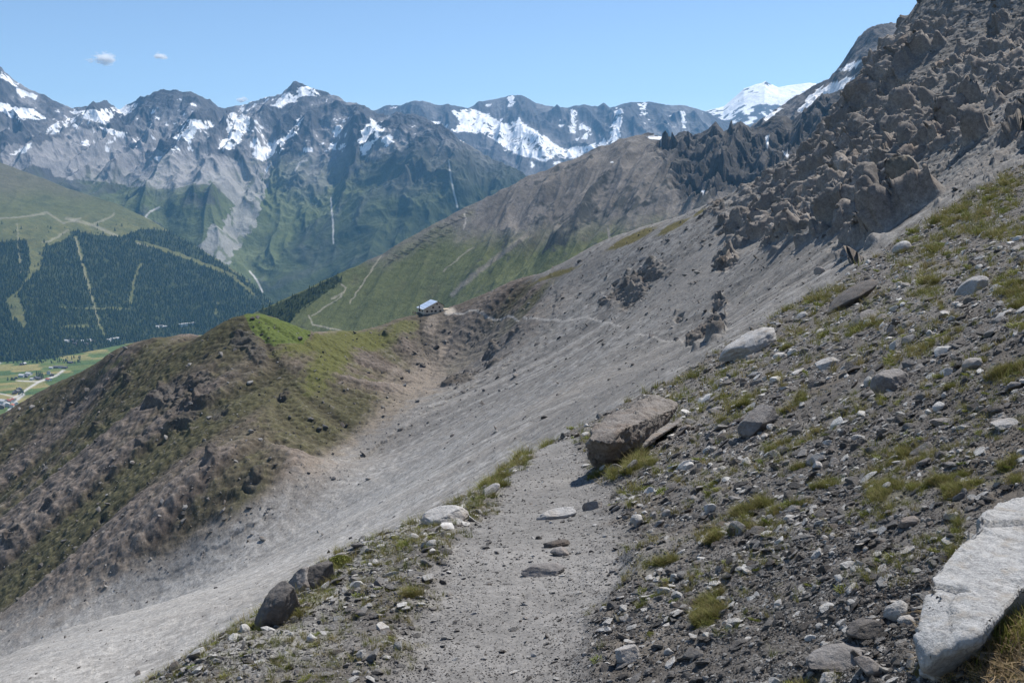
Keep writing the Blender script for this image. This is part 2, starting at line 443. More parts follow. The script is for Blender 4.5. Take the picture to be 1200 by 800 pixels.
def lic(src, step, n):
    acc = src.copy(); tot = 1
    for sg in (1, -1):
        x, y = gx.copy(), gy.copy()
        for k in range(n):
            dx = sample(gux, x, y); dy = sample(guy, x, y)
            x = x+sg*step*dx; y = y+sg*step*dy
            w = 1-(k+1)/(n+1)
            acc += w*sample(src, x, y); tot += w
    acc = acc/tot
    return ((acc-acc.mean())/acc.std()).astype(np.float32)
L1 = lic(pn(gx/1.7, gy/1.7, seed=41), 4.0, 9)          # fine streaks
L2 = boxblur(lic(pn(gx/5.5, gy/5.5, seed=42), 7.0, 8), 1)          # rills
L3 = boxblur(boxblur(lic(pn(gx/17, gy/17, seed=43), 10.0, 8), 5), 4)*1.15           # ribs and gullies

Tb = np.concatenate([np.linspace(-.95, -.56, 120), np.linspace(-.5595, .56, 1330), np.linspace(.561, 1.0, 90)])
Yb = np.concatenate([np.linspace(24, 200, 300)[:-1], np.linspace(200, 600, 1280), np.linspace(601, 690, 40)])
BX = Yb[:, None]*Tb[None]; BY = np.repeat(Yb[:, None], len(Tb), 1)
BZ = B_base(BX, BY)
bu, bv = project(BX, BY, BZ)
l1 = sample(L1, BX, BY); l2 = sample(L2, BX, BY); l3 = sample(L3, BX, BY)
wob = fbm(BX/14, BY/14, BZ/14, oct=4, seed=50)
wob2 = fbm(BX/4, BY/4, BZ/4, oct=3, seed=51)
bu_ = bu+22*wob; bv_ = bv+16*wob2
def zone(poly, soft=True):
    return inpoly(bu_, bv_, poly).astype(np.float32)
def blobs(lst):
    m = np.zeros(BX.shape, np.float32)
    for u, v, ru, rv, ang, a in lst:
        ca, sa = math.cos(math.radians(ang)), math.sin(math.radians(ang))
        du = bu-u; dv = bv-v
        m = np.maximum(m, a*np.exp(-(((du*ca+dv*sa)/ru)**2+((-du*sa+dv*ca)/rv)**2)))
    return m
# left hill (brown, vegetated) against the grey scree
GUL = [(-400, 900), (0, 742), (200, 672), (330, 590), (430, 528), (500, 482), (560, 448), (610, 418), (645, 385), (652, 350), (640, 300), (400, 250), (-400, 300)]
lefthill = inpoly(bu+10*wob2, bv+7*wob2, GUL)
crest_near = 1-sstep(0, 1, segdist(BX, BY, [c[:2] for c in cb])/26)
# crags
crag = blobs([(330, 455, 8, 12, 20, .8), (165, 520, 14, 8, -45, .8), (90, 560, 16, 7, -45, .75), (250, 540, 10, 8, -50, .75), (20, 640, 16, 8, -45, .8), (120, 600, 14, 7, -45, .75), (150, 440, 14, 6, -40, .7), (890, 214, 80, 12, -33, 1.0), (845, 236, 30, 8, -33, .8), (930, 200, 40, 20, -38, 1.0), (1120, 30, 90, 80, -40, .42), (1120, 90, 90, 60, -35, .4), (1060, 170, 60, 50, -40, .6), (1150, 130, 60, 40, -30, .35), (1130, 60, 14, 26, -35, .9), (1170, 110, 22, 12, -35, .8), (1100, 150, 24, 12, -40, .8), (1165, 30, 20, 16, -35, .85), (1010, 110, 75, 70, -50, 1.0), (1045, 50, 50, 44, -55, 1.0), (985, 165, 50, 45, -60, 1.1), (1120, 120, 60, 60, -30, .42), (1000, 215, 60, 30, -50, 1.0), (925, 250, 55, 32, -35, 1.1), (1010, 262, 36, 30, -40, .95), (880, 262, 30, 24, -35, .8), (860, 250, 40, 14, -35, .7), (950, 225, 50, 20, -40, .9), (1060, 225, 40, 30, -35, .6),
               (735, 340, 34, 20, -35, 1.15), (768, 318, 26, 12, -35, .9), (795, 373, 10, 9, -40, .9), (842, 355, 14, 12, -45, 1.1), (830, 385, 16, 14, -45, 1.1), (815, 400, 14, 10, -40, .8), (852, 310, 16, 10, -40, .8), (655, 348, 16, 7, -30, .5), (615, 345, 20, 6, -30, .35),
               (545, 440, 34, 12, -45, .75), (575, 415, 30, 12, -45, .75), (520, 385, 22, 8, -50, .7), (600, 395, 30, 10, -40, .6), (640, 385, 20, 6, -40, .4),
               (285, 392, 20, 18, -45, 1.1), (300, 410, 26, 14, 60, .9), (195, 462, 34, 18, -40, 1.0), (235, 450, 24, 14, -40, .9), (215, 480, 24, 20, -50, .9), (255, 475, 18, 16, -50, .7), (120, 490, 30, 8, -40, .45), (40, 560, 26, 7, -50, .45), (296, 558, 20, 12, -60, .85), (140, 660, 16, 8, -50, .45), (60, 600, 18, 9, -50, .5), (60, 470, 30, 6, -40, .42), (310, 440, 16, 12, -50, .6), (458, 388, 12, 7, -45, .5), (474, 396, 12, 6, -45, .5)])
crag = np.maximum(crag, .38*sstep(985, 1040, bu)*sstep(215, 150, bv-.55*(bu-1200)*.0))
crag = np.clip(crag+.7*wob*(crag > .05)+.25*wob2*(crag > .1)+.15*l2*(crag > .1), 0, 1.3)
crag = crag*np.where(bu > 850, 1+.28*np.clip(l3, -1.5, 1.5)+.1*l2, 1)
crag_m = np.where(bu > 850, sstep(.25, .95, crag), sstep(.38, .75, crag))
gdist_s = segdist(bu, bv, [(-400, 900), (0, 742), (200, 672), (330, 590), (430, 530), (500, 482), (560, 448), (610, 418), (645, 385), (652, 350), (640, 300)])
hillrib = lefthill*(1-.6*crest_near)*sstep(2, 48, gdist_s+8*wob2)
BZ = BZ+hillrib*(1.7*np.clip(l3, -1.6, 1.6)+.6*l2+.22*l1)+(1-lefthill)*(.5*l3*sstep(60, 200, BY)+.11*l2+.035*l1)*(1-.5*crag_m)
BZ = BZ+(.5*wob*4+.7*wob2)*(.35+.65*np.maximum(.15*lefthill, crag_m))
# stepped cliffs: rises slowly uphill, breaks off on the downhill side
def terr(z, h, k):
    t = z/h; f = t-np.floor(t)
    g = np.where(f < k, f/k*.12, .12+(f-k)/(1-k)*.88)
    return h*(np.floor(t)+g)-z
strat = BZ+5*wob+.25*BX+2.0*wob2
tz = .36*terr(strat+3*l3*.6, 13.0, .62)+.38*terr(strat*1.0+40, 4.6, .6)
BZ = BZ+crag_m*(tz+1.6)*np.where(bu > 850, 1.0, np.where(lefthill, 1.5, 1.5))
# true 3D breakage of the rock, along the local normal
dy_, dx_ = np.gradient(BZ)
nx = -np.gradient(BZ, axis=1)/np.maximum(np.gradient(BX, axis=1), 1e-4)
yr = np.gradient(Yb)[:, None]
nyv = -(np.gradient(BZ, axis=0)-np.gradient(BX, axis=0)*(-nx))/yr
nl = np.sqrt(nx*nx+nyv*nyv+1)
nx = boxblur(nx/nl, 3); nyv = boxblur(nyv/nl, 3); nz = np.sqrt(np.clip(1-nx*nx-nyv*nyv, .05, 1))
sel = (crag_m > .02)
fa = np.zeros(BX.shape, np.float32)
xs, ys, zs = BX[sel], BY[sel], BZ[sel]
q1 = .78*xs+.10*ys+.62*zs; q2 = ys-.15*xs; q3 = -.62*xs+.78*zs
fa[sel] = 4.0*sstep(880, 960, bu[sel])*facet(xs/19+.3*ys/19, ys/19, zs/22, 60)+1.8*facet(q1/16+.25*pn(xs/7, ys/7, zs/7, 5), q2/6.5+.25*pn(xs/7, ys/7, zs/7, 6), q3/7, 61)+.7*facet(q1/5, q2/2.7, q3/3, 62)+.55*facet(q1/1.9, q2/1.1, q3/1.3, 63)+3.4*(ridged(q1/42+.1*q3, q2/13, q3/18, oct=5, seed=67, gain=.6)-.4)+2.4*(ridged(q1/15, q2/60, q3/9, oct=4, seed=68, gain=.6)-.4)+.3*facet(xs/.7, ys/.7, zs/.9, 65)
fa += ((1.5*l2+1.1*l3+.35*l1)*crag_m)*(bu > 850)
str_ = (BZ*.83+BX*.42+.25*BY+3*wob)
fa += 1.1*(bu > 850)*(ridged(str_/4.2, BX/40, BY/40, oct=4, seed=66)-.5)*1.6
fa *= crag_m*np.where(bu > 850, 1.0, np.where(bu > 690, .85, .4))
gdist = segdist(bu+14*wob2, bv+10*wob2, [(-200, 790), (0, 735), (200, 665), (330, 585), (430, 515), (500, 440)])
gdist_s = segdist(bu, bv, [(-400, 900), (0, 742), (200, 672), (330, 590), (430, 530), (500, 482), (560, 448), (610, 418), (645, 385), (652, 350), (640, 300)])
small = .08+.07*lefthill*(1-crest_near)*(.15+.85*sstep(5, 30, gdist))+.35*sstep(960, 1060, bu)*sstep(250, 200, bv)
rub = facet(BX/1.3, BY/1.3, BZ/1.3, 64)
fa = fa+small*rub*(1-crag_m)
BX2 = BX+nx*fa; BY2 = BY+nyv*fa; BZ2 = BZ+nz*fa
# colours
scree = np.array([.20, .191, .180]); scree_l = np.array([.325, .314, .298]); tan = np.array([.20, .172, .145]); brownc = np.array([.09, .077, .057]); green = np.array([.070, .068, .032]); rock = np.array([.30, .277, .255]); rockd = np.array([.17, .155, .142]); lush = np.array([.085, .11, .032]); pink = np.array([.122, .10, .086])
def mixc(c, d, m): return c*(1-m[..., None])+np.asarray(d)*m[..., None]
Bcol = mixc(np.broadcast_to(scree, BX.shape+(3,)), scree_l, sstep(-1.6, 1.6, 1.1*l1+.8*l2+1.0*wob))
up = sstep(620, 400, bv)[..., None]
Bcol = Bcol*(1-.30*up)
Bcol = mixc(Bcol, [.17, .155, .138], sstep(.1, 1.2, .7*l3+.5*l2+.6*wob)*.5)
Bcol = mixc(Bcol, [.11, .105, .10], sstep(.9, 2.0, -l2+.4*l1+.5*wob2)*.6)
Bcol = mixc(Bcol, [.33, .325, .315], sstep(1.0, 2.2, l2+.6*l1)*.35)
low = blobs([(150, 740, 230, 50, -20, 1.0), (420, 600, 120, 30, -30, .8)])
Bcol = mixc(Bcol, [.32, .312, .298], np.clip(low, 0, 1)*.65)
darks = blobs([(700, 470, 120, 16, -30, .7), (800, 330, 60, 40, -35, .6), (650, 330, 60, 16, -25, .6), (900, 300, 60, 20, -35, .6), (1150, 200, 60, 20, -30, .5)])
Bcol = mixc(Bcol, [.165, .158, .15], sstep(.2, .8, darks+.5*l2*.5+.4*wob))
hb = mixc(np.broadcast_to(brownc, BX.shape+(3,)), pink, sstep(-.2, .5, wob+.3*l3))
hb = mixc(hb, green, sstep(.0, .75, -.3*l3+.2*l2+.9*wob2+.5*wob)*.6)
hb = mixc(hb, [.068, .066, .034], sstep(.3, 1.3, -l3+.5*wob2)*.5)
hb = mixc(hb, [.15, .128, .11], sstep(.4, 1.4, l3+.6*wob2)*.6)
hb = hb*(1+.28*np.clip(.6*l1+.6*l2, -1.3, 1.6))[..., None]
hb = mixc(hb, [.19, .175, .16], sstep(.45, .8, rub*.5+.35*wob2+.2+.15*l2)*.5)
ridge_g = blobs([(400, 402, 90, 14, -6, 1.0), (390, 420, 60, 26, -45, .8), (470, 385, 26, 10, -20, 1.0), (440, 400, 30, 12, -30, .8), (130, 430, 50, 10, -30, .5)])
hb = mixc(hb, [.095, .098, .036], sstep(.3, .7, ridge_g+.4*wob2))
gul_tan = 1-sstep(8, 34, segdist(bu+14*wob2, bv+10*wob2, [(0, 735), (200, 665), (330, 585), (430, 515), (500, 440)]))
strip = blobs([(490, 470, 16, 60, 35, .55), (460, 440, 12, 50, 38, .5), (525, 400, 8, 26, 30, .8), (505, 380, 10, 16, 20, .8)])
tanm = np.clip(gul_tan+sstep(.3, .6, strip+.25*wob2), 0, 1)
greyish = sstep(440, 560, bu+20*wob)*sstep(340, 400, bv)
hb = mixc(hb, [.165, .15, .135], greyish*.75)
hb = mixc(hb, tan, tanm*.8)
blend = np.where(lefthill, sstep(-4, 30, gdist_s+16*wob2+7*l2), sstep(14, -4, gdist_s+12*wob2-6*l2)*.35)
Bcol = mixc(Bcol, hb, np.clip(blend, 0, 1))
knoll = inpoly(bu+5*wob2, bv+3*wob2, [(283, 362), (296, 362), (335, 378), (366, 391), (352, 402), (322, 404), (300, 388)])
Bcol = mixc(Bcol, lush, knoll*1.0)
crgrass = blobs([(560, 352, 40, 4, -18, 0), (740, 280, 40, 5, -28, .9), (650, 322, 50, 4, -20, .7), (790, 262, 30, 4, -30, .8), (1010, 200, 20, 3, -40, .0), (820, 246, 12, 3, -30, .8)])
Bcol = mixc(Bcol, [.12, .105, .045], sstep(.35, .6, crgrass+.25*wob2))
rk = mixc(np.broadcast_to(rock, BX.shape+(3,)), rockd, sstep(-.4, .4, wob2+.3*l2))
rk = mixc(rk, [.23, .18, .14], sstep(.1, .45, wob)*.7)
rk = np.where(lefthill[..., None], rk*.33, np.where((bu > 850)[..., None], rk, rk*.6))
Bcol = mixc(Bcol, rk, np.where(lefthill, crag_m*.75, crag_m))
slope_gr = blobs([(1060, 225, 60, 10, -30, .5), (1000, 300, 50, 12, -30, .4), (870, 345, 40, 20, -40, .3)])
Bcol = mixc(Bcol, [.12, .11, .06], sstep(.3, .6, slope_gr+.4*wob2)*.6)
# the footpath that contours the bowl to the hut
TR = [(522, 367), (560, 369), (600, 370), (612, 375), (650, 375), (690, 373), (712, 378), (727, 384)]
tr_d = segdist(bu, bv, TR)
trail = np.clip(1-(tr_d/1.6), 0, 1)**.5*(BY > 300)
TR2 = [(745, 390), (765, 395), (790, 401), (800, 405)]
trail = np.clip(trail, 0, 1)
trail = np.maximum(trail, .8*np.clip(1-segdist(bu, bv, TR2)/1.6, 0, 1)**.5*(BY > 200))
TR3 = [(600, 340), (612, 350), (650, 375)]
Bcol = mixc(Bcol, [.31, .295, .275], trail)
pad = 1-sstep(4, 8, np.hypot((bu-528), (bv-364)*1.6))
Bcol = mixc(Bcol, [.42, .37, .31], pad*(BY > 500))
MAT_B = terrain_mat('scree_material', (1.3, 6.0), (.07, .035), (.66, 1.34))
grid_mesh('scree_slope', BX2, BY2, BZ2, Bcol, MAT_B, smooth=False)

def hit_grid(X, Y, Z, T, u, v):
    """first meeting of the view line with a lattice whose columns have x/y = T"""
    x, y, z = ray(u, v)
    j = int(np.clip(np.searchsorted(T, x/y), 1, len(T)-1))
    col = Z[:, j]; yy = Y[:, j]
    w = np.nonzero(col > yy*z/y)[0]
    k = w[0] if len(w) else len(yy)-1
    return np.array([yy[k]*x/y, yy[k], col[k]])
B_hit = lambda u, v: hit_grid(BX, BY, BZ, Tb, u, v)
# >>>PART2
# ================================================================== C-G. far terrain
def range_layer(name, crest, base, nT, nS, prof, mat, color, relief, T0=None, T1=None, back=1.25, crest_rough=12., crest_scale=90., pad_=120):
    cr = np.array([(*at(*p), p[0]) for p in crest]); ba = np.array([at(*p) for p in base])
    tc = cr[:, 0]/cr[:, 1]; tb = ba[:, 0]/ba[:, 1]
    T = np.linspace(T0 if T0 is not None else tc[0], T1 if T1 is not None else tc[-1], nT)
    Yc = np.interp(T, tc, cr[:, 1]); Zc = np.interp(T, tc, cr[:, 2]); Yb_ = np.interp(T, tb, ba[:, 1]); Zb_ = np.interp(T, tb, ba[:, 2])
    k = max(3, nT//14); ker = np.hanning(k); ker /= ker.sum()
    Zs = np.convolve(np.pad(Zc, k, mode='edge'), ker, 'same')[k:-k]
    Ys = np.convolve(np.pad(Yc, k, mode='edge'), ker, 'same')[k:-k]
    s = np.concatenate([np.linspace(0, 1, nS), np.linspace(1, back, max(8, nS//8))[1:]])[:, None]
    Y = Yb_[None]+(Ys-Yb_)[None]*s
    X = T[None]*Y
    sp = np.clip(s, 0, 1)**prof
    Z = Zb_[None]+(Zs-Zb_)[None]*sp+(Zc-Zs)[None]*np.clip((s-.35)/.65, 0, 1)**1.4
    Z = Z-np.maximum(s-1, 0)*(Ys-Yb_)[None]*.9
    env = np.clip(s*4, 0, 1)*(1-.8*np.clip((s-.78)/.22, 0, 1))
    rel, info = relief(X, Y, s, env)
    Z = Z+rel+crest_rough*np.clip((s-.6)/.4, 0, 1)*fbm(X/crest_scale, Y/crest_scale, oct=5, seed=77, gain=.6)
    pu, pv = project(X, Y, Z)
    c = color(X, Y, Z, np.broadcast_to(s, X.shape), pu, pv, info)
    grid_mesh(name, X, Y, Z, c, mat)
    return X, Y, Z, T

def polys(pu, pv, lst):
    m = np.zeros(pu.shape, bool)
    for p in lst: m |= inpoly(pu, pv, p)
    return m.astype(np.float32)

MAT_far = terrain_mat('mountain_material', (.02, .09), (9.0, 2.0), (.82, 1.18))
MAT_mid = terrain_mat('slope_material', (.06, .3), (3.0, .7), (.8, 1.2))
R_ROCK = (.082, .082, .088); R_SCREE = (.33, .315, .315); R_GREEN = (.062, .075, .028); R_FOREST = (.022, .032, .014); R_SNOW = (.86, .87, .88)

# ---- E: the peaks across the valley
E_CREST = [(-300, 60, 8300), (-120, 50, 8300), (-40, 62, 8400), (0, 79, 8400), (30, 97, 8400), (60, 113, 8500), (85, 122, 8500), (105, 123, 8500), (125, 124, 8600), (140, 127, 8600), (155, 118, 8500), (165, 111, 8400), (185, 107, 8350), (203, 104, 8300), (222, 106, 8300), (240, 113, 8350), (255, 122, 8450), (268, 124, 8600), (285, 124, 8700), (297, 119, 8600), (310, 115, 8500), (330, 110, 8400), (345, 101, 8300), (353, 98, 8300), (362, 101, 8300), (378, 108, 8300), (400, 117, 8200), (425, 129, 8000), (440, 135, 7900), (470, 137, 7700), (495, 146, 7500), (520, 155, 7300), (545, 166, 7100), (575, 182, 6900), (600, 194, 6800), (625, 208, 6600), (660, 232, 6400), (760, 300, 6000)]
E_BASE = [(-300, 250, 6400), (0, 280, 6300), (200, 320, 6100), (320, 372, 5550), (420, 395, 5200), (620, 360, 5200), (760, 330, 5400)]
def E_rel(X, Y, s, env):
    wv = fbm(X/1500, Y/1500, oct=3, seed=101)
    r1 = ridged(X/1050+.55*wv, Y/3600+.2, oct=4, seed=102)
    w4 = fbm(X/420, Y/420, oct=3, seed=109)
    r2 = ridged(X/430+.9*wv+.5*w4, Y/700+.6*w4, oct=5, seed=103)
    r3 = ridged(X/150, Y/150, oct=3, seed=104)
    return env*(470*(r1-.45)+(.35+.65*sstep(.3, .65, s))*(160*(r2-.45)+45*(r3-.45))+120*w4), (r1, r2, r3, wv)
E_SNOW = [[(80, 131), (115, 129), (140, 125), (160, 121), (155, 133), (134, 138), (122, 146), (100, 141)], [(214, 140), (246, 140), (251, 147), (228, 156), (221, 172), (204, 162), (212, 152)],
          [(267, 134), (280, 131), (295, 140), (288, 156), (270, 176), (253, 176), (266, 162)], [(349, 102), (367, 101), (375, 111), (350, 114), (325, 125), (317, 122), (332, 110)],
          [(294, 180), (315, 169), (336, 160), (356, 134), (347, 155), (328, 174), (336, 176), (308, 190), (300, 186)], [(0, 120), (22, 126), (38, 128), (54, 140), (21, 142), (0, 131)], [(50, 154), (84, 139), (82, 146), (56, 157)],
          [(8, 181), (42, 167), (28, 179)], [(112, 149), (150, 155), (140, 161)], [(421, 166), (433, 139), (453, 150), (438, 165), (433, 183), (425, 183)], [(386, 168), (404, 168), (402, 175), (388, 175)], [(0, 84), (10, 90), (22, 104), (14, 100), (0, 92)], [(450, 160), (458, 156), (462, 166), (452, 172)], [(20, 104), (44, 112), (40, 117), (20, 110)], [(180, 185), (190, 184), (186, 190)], [(310, 200), (318, 192), (314, 206)]]
E_STREAM = [[(526, 188), (528, 205), (532, 225), (536, 243)], [(388, 232), (390, 260), (391, 285)], [(293, 318), (302, 330), (308, 342)], [(181, 262), (170, 255), (176, 248), (186, 243)], [(346, 200), (352, 190), (360, 188)]]
E_SCREE = [[(40, 170), (90, 150), (150, 158), (190, 178), (262, 182), (296, 196), (320, 190), (318, 215), (300, 260), (268, 310), (242, 300), (275, 240), (250, 215), (190, 222), (120, 215), (60, 205)], [(0, 170), (40, 165), (60, 190), (20, 200), (0, 190)], [(440, 150), (475, 150), (480, 175), (430, 190)], [(230, 290), (250, 262), (262, 270), (248, 300)]]
E_FOREST = [[(300, 345), (330, 300), (350, 262), (380, 252), (425, 262), (470, 275), (500, 300), (440, 330), (380, 350), (330, 372)], [(430, 250), (500, 240), (560, 215), (600, 225), (560, 260), (480, 280)]]
def E_col(X, Y, Z, s, pu, pv, info):
    r1, r2, r3, wv = info
    w1 = fbm(X/90, Y/90, Z/90, oct=4, seed=111); w2 = fbm(X/400, Y/400, Z/400, oct=4, seed=112)
    c = np.broadcast_to(np.array(R_ROCK), X.shape+(3,))
    c = mixc(c, R_SCREE, sstep(.1, .45, (.55-r2)*1.0+.5*w1+.4*w2)*.55)
    g = sstep(175, 245, pv+55*w2+26*w1-30*sstep(380, 480, pu)*0)*(1-.55*sstep(.55, .8, r2))
    c = mixc(c, (.085, .105, .036), g*.9)
    c = mixc(c, R_SCREE, polys(pu+9*w1+10*w2, pv+9*w1+8*w2, E_SCREE)*.68*(1-.75*sstep(.62, .75, r3+.4*w2)))
    rocks = sstep(.12, .25, w2+.35*w1)*sstep(205, 225, pv)*(1-sstep(255, 285, pv))*(pu < 300)
    c = mixc(c, (.06, .06, .055), rocks*.8)
    c = mixc(c, (.048, .055, .03), sstep(390, 440, pu+30*w2)*sstep(150, 190, pv+20*w1)*.45)
    c = mixc(c, R_FOREST, polys(pu+12*w1, pv+10*w2, E_FOREST)*sstep(-.3, .4, w1+.2)*.7)
    for st in E_STREAM:
        c = mixc(c, (.45, .44, .42), np.clip(1.3-segdist(pu+2.0*w1, pv, st)/1.1, 0, 1))
    wf = fbm(X/28, Y/28, Z/28, oct=3, seed=115)
    sn = polys(pu+10*w1+5*wf, pv+6*w2+6*w1, E_SNOW)*(w1+.8*wf-.7*(r3-.5)+.5*fbm(X/45, Y/45, Z/170, oct=3, seed=116) > -.18)
    sp = (w1+.8*w2+.9*(.5-r2)+.3*wf+.7*fbm(X/40, Y/40, Z/200, oct=3, seed=117) > .60)*(pv < 178)*(pv > 92)
    c = mixc(c, R_SNOW, np.maximum(sn, sp))
    return c
range_layer('mountain_range', E_CREST, E_BASE, 1350, 420, .95, MAT_far, E_col, E_rel, crest_rough=44., crest_scale=120.)

# ---- F: snowy peaks behind
F_CREST = [(300, 150, 11500), (400, 136, 11300), (435, 130, 11200), (455, 124, 11200), (470, 125, 11200), (482, 118, 11000), (495, 117, 11000), (512, 122, 11000), (535, 126, 11000), (548, 128, 11200), (560, 120, 11300), (575, 115, 11300), (600, 112, 11300), (615, 114, 11200), (628, 121, 11200), (645, 124, 11200), (665, 126, 11100), (685, 124, 11000), (700, 126, 10900), (708, 122, 10900), (715, 127, 10900), (730, 121, 10800), (742, 119, 10800), (760, 119, 10800), (780, 122, 10700), (805, 122, 10700), (822, 127, 10700), (840, 136, 10700), (870, 150, 10700), (960, 180, 10700)]
F_BASE = [(300, 240, 9300), (500, 232, 9200), (640, 215, 9000), (800, 200, 9000), (960, 220, 9000)]
def F_rel(X, Y, s, env):
    r1 = ridged(X/700, Y/2600, oct=4, seed=121); r2 = ridged(X/260, Y/700, oct=4, seed=122)
    return env*(210*(r1-.45)+110*(r2-.45)), (r1, r2)
F_SNOW = [[(530, 132), (554, 127), (575, 136), (592, 146), (610, 138), (614, 147), (632, 154), (630, 168), (596, 176), (582, 166), (564, 155), (530, 155), (540, 144)], [(622, 168), (662, 174), (690, 171), (724, 158), (724, 168), (704, 177), (680, 186), (640, 184), (600, 178)], [(503, 141), (527, 146), (524, 152), (510, 150)], [(670, 130), (676, 130), (674, 157), (667, 156)], [(722, 128), (730, 128), (726, 160), (716, 160)], [(597, 113), (603, 113), (600, 127), (595, 126)], [(798, 130), (803, 132), (803, 152), (799, 150)], [(748, 122), (757, 120), (756, 135), (750, 135)], [(600, 150), (640, 160), (660, 178), (640, 190), (600, 180)], [(686, 152), (692, 150), (688, 164), (682, 164)]]
def F_col(X, Y, Z, s, pu, pv, info):
    r1, r2 = info
    w1 = fbm(X/110, Y/110, Z/110, oct=4, seed=131); w2 = fbm(X/420, Y/420, Z/420, oct=3, seed=132)
    c = np.broadcast_to(np.array(R_ROCK), X.shape+(3,))
    c = mixc(c, R_SCREE, sstep(.1, .5, (.5-r2)+.4*w1)*.4)
    wf = fbm(X/36, Y/36, Z/36, oct=3, seed=135)
    sn = polys(pu+9*w1+4*wf, pv+7*w1, F_SNOW)*(w1+.7*wf+.5*fbm(X/45, Y/45, Z/170, oct=3, seed=116) > -.2)
    sp = (w1+.7*w2+.8*(.5-r2) > .55)*(pv > 122)
    return mixc(c, R_SNOW, np.maximum(sn, sp))
range_layer('snowy_range', F_CREST, F_BASE, 900, 170, .9, MAT_far, F_col, F_rel, crest_rough=30., crest_scale=150.)

# ---- G: the glacier dome and the dark rocky peak on the right
G_CREST = [(780, 150, 12500), (815, 134, 12500), (832, 129, 12500), (848, 125, 12500), (860, 115, 12500), (872, 104, 12500), (884, 100, 12500), (893, 97, 12500), (897, 95, 12500), (901, 98, 12500), (912, 102, 12500), (930, 99, 12500), (948, 97, 12500), (965, 100, 12500), (1000, 95, 12500), (1100, 120, 12500)]
def G_rel(X, Y, s, env):
    r1 = ridged(X/600, Y/900, oct=4, seed=141); return env*60*(r1-.5), (r1,)
def G_col(X, Y, Z, s, pu, pv, info):
    w1 = fbm(X/120, Y/120, Z/120, oct=4, seed=142)
    c = np.broadcast_to(np.array(R_SNOW), X.shape+(3,))
    rockm = sstep(.16, .24, w1+.35*sstep(118, 140, pv)-.1+.4*np.exp(-(((pu-880)/10)**2+((pv-107)/3)**2))+.5*np.exp(-(((pu-897)/4)**2+((pv-97)/2.5)**2))+.4*np.exp(-(((pu-905)/30)**2+((pv-127)/5)**2)))
    return mixc(c, (.09, .09, .095), rockm)
range_layer('glacier', G_CREST, [(780, 200, 10500), (1100, 190, 10500)], 500, 120, .8, MAT_far, G_col, G_rel, crest_rough=10., crest_scale=120.)
H_CREST = [(740, 200, 3300), (800, 172, 3200), (850, 156, 3100), (880, 148, 3050), (905, 132, 3000), (925, 120, 3000), (940, 112, 2950), (955, 104, 2950), (972, 92, 2900), (985, 78, 2900), (994, 62, 2850), (1004, 46, 2850), (1012, 38, 2850), (1022, 29, 2800), (1036, 27, 2800), (1048, 24, 2800), (1070, 22, 2800), (1120, -10, 2700), (1220, -60, 2700)]
def H_rel(X, Y, s, env):
    r1 = ridged(X/210, Y/520, oct=4, seed=151); r2 = ridged(X/70, Y/140, oct=3, seed=152)
    return env*(60*(r1-.45)+26*(r2-.45)), (r1, r2)
H_SNOW = [[(934, 131), (940, 120), (958, 106), (978, 95), (1001, 88), (999, 100), (976, 124), (962, 124), (942, 133)], [(983, 83), (996, 74), (1012, 70), (1006, 76), (990, 83)], [(893, 140), (912, 126), (918, 126), (900, 143)], [(862, 144), (875, 136), (868, 146)], [(925, 150), (934, 140), (930, 152)], [(1015, 72), (1030, 66), (1024, 74)]]
def H_col(X, Y, Z, s, pu, pv, info):
    r1, r2 = info
    w1 = fbm(X/45, Y/45, Z/45, oct=4, seed=153)
    c = np.broadcast_to(np.array((.085, .083, .085)), X.shape+(3,))
    c = mixc(c, (.19, .18, .175), sstep(.1, .45, (.5-r2)+.5*w1+.25*sstep(95, 130, pv))*.7)
    return mixc(c, R_SNOW, polys(pu+7*w1, pv+7*w1, H_SNOW)*(w1 > -.36))
range_layer('rocky_peak', H_CREST, [(740, 300, 2300), (900, 260, 2100), (1000, 230, 1950), (1220, 200, 1800)], 620, 240, .85, MAT_far, H_col, H_rel, crest_rough=26., crest_scale=55.)

# ---- C: the long shoulder behind the ridge, and the black crags on its right
C_CREST = [(200, 420, 2150), (260, 385, 2150), (310, 361, 2150), (350, 343, 2160), (400, 320, 2190), (440, 301, 2220), (470, 284, 2240), (500, 267, 2260), (530, 250, 2280), (565, 232, 2300), (600, 215, 2310), (640, 200, 2320), (680, 184, 2330), (710, 171, 2330), (735, 161, 2320), (760, 157, 2310), (778, 161, 2300), (790, 161, 2300), (796, 157, 2300), (802, 155, 2300), (812, 163, 2290), (822, 155, 2280), (832, 149, 2280), (839, 143, 2280), (848, 152, 2270), (858, 147, 2260), (868, 140, 2250), (880, 149, 2240), (892, 143, 2230), (903, 138, 2220), (910, 135, 2220), (916, 134, 2210), (928, 140, 2200), (938, 131, 2190), (947, 127, 2180), (958, 116, 2170), (972, 112, 2150), (1000, 100, 2100), (1150, 60, 2000)]
C_BASE = [(200, 470, 2000), (310, 410, 1990), (400, 420, 1940), (500, 400, 1920), (600, 352, 1900), (740, 300, 1820), (870, 250, 1700), (1000, 220, 1600), (1150, 200, 1500)]
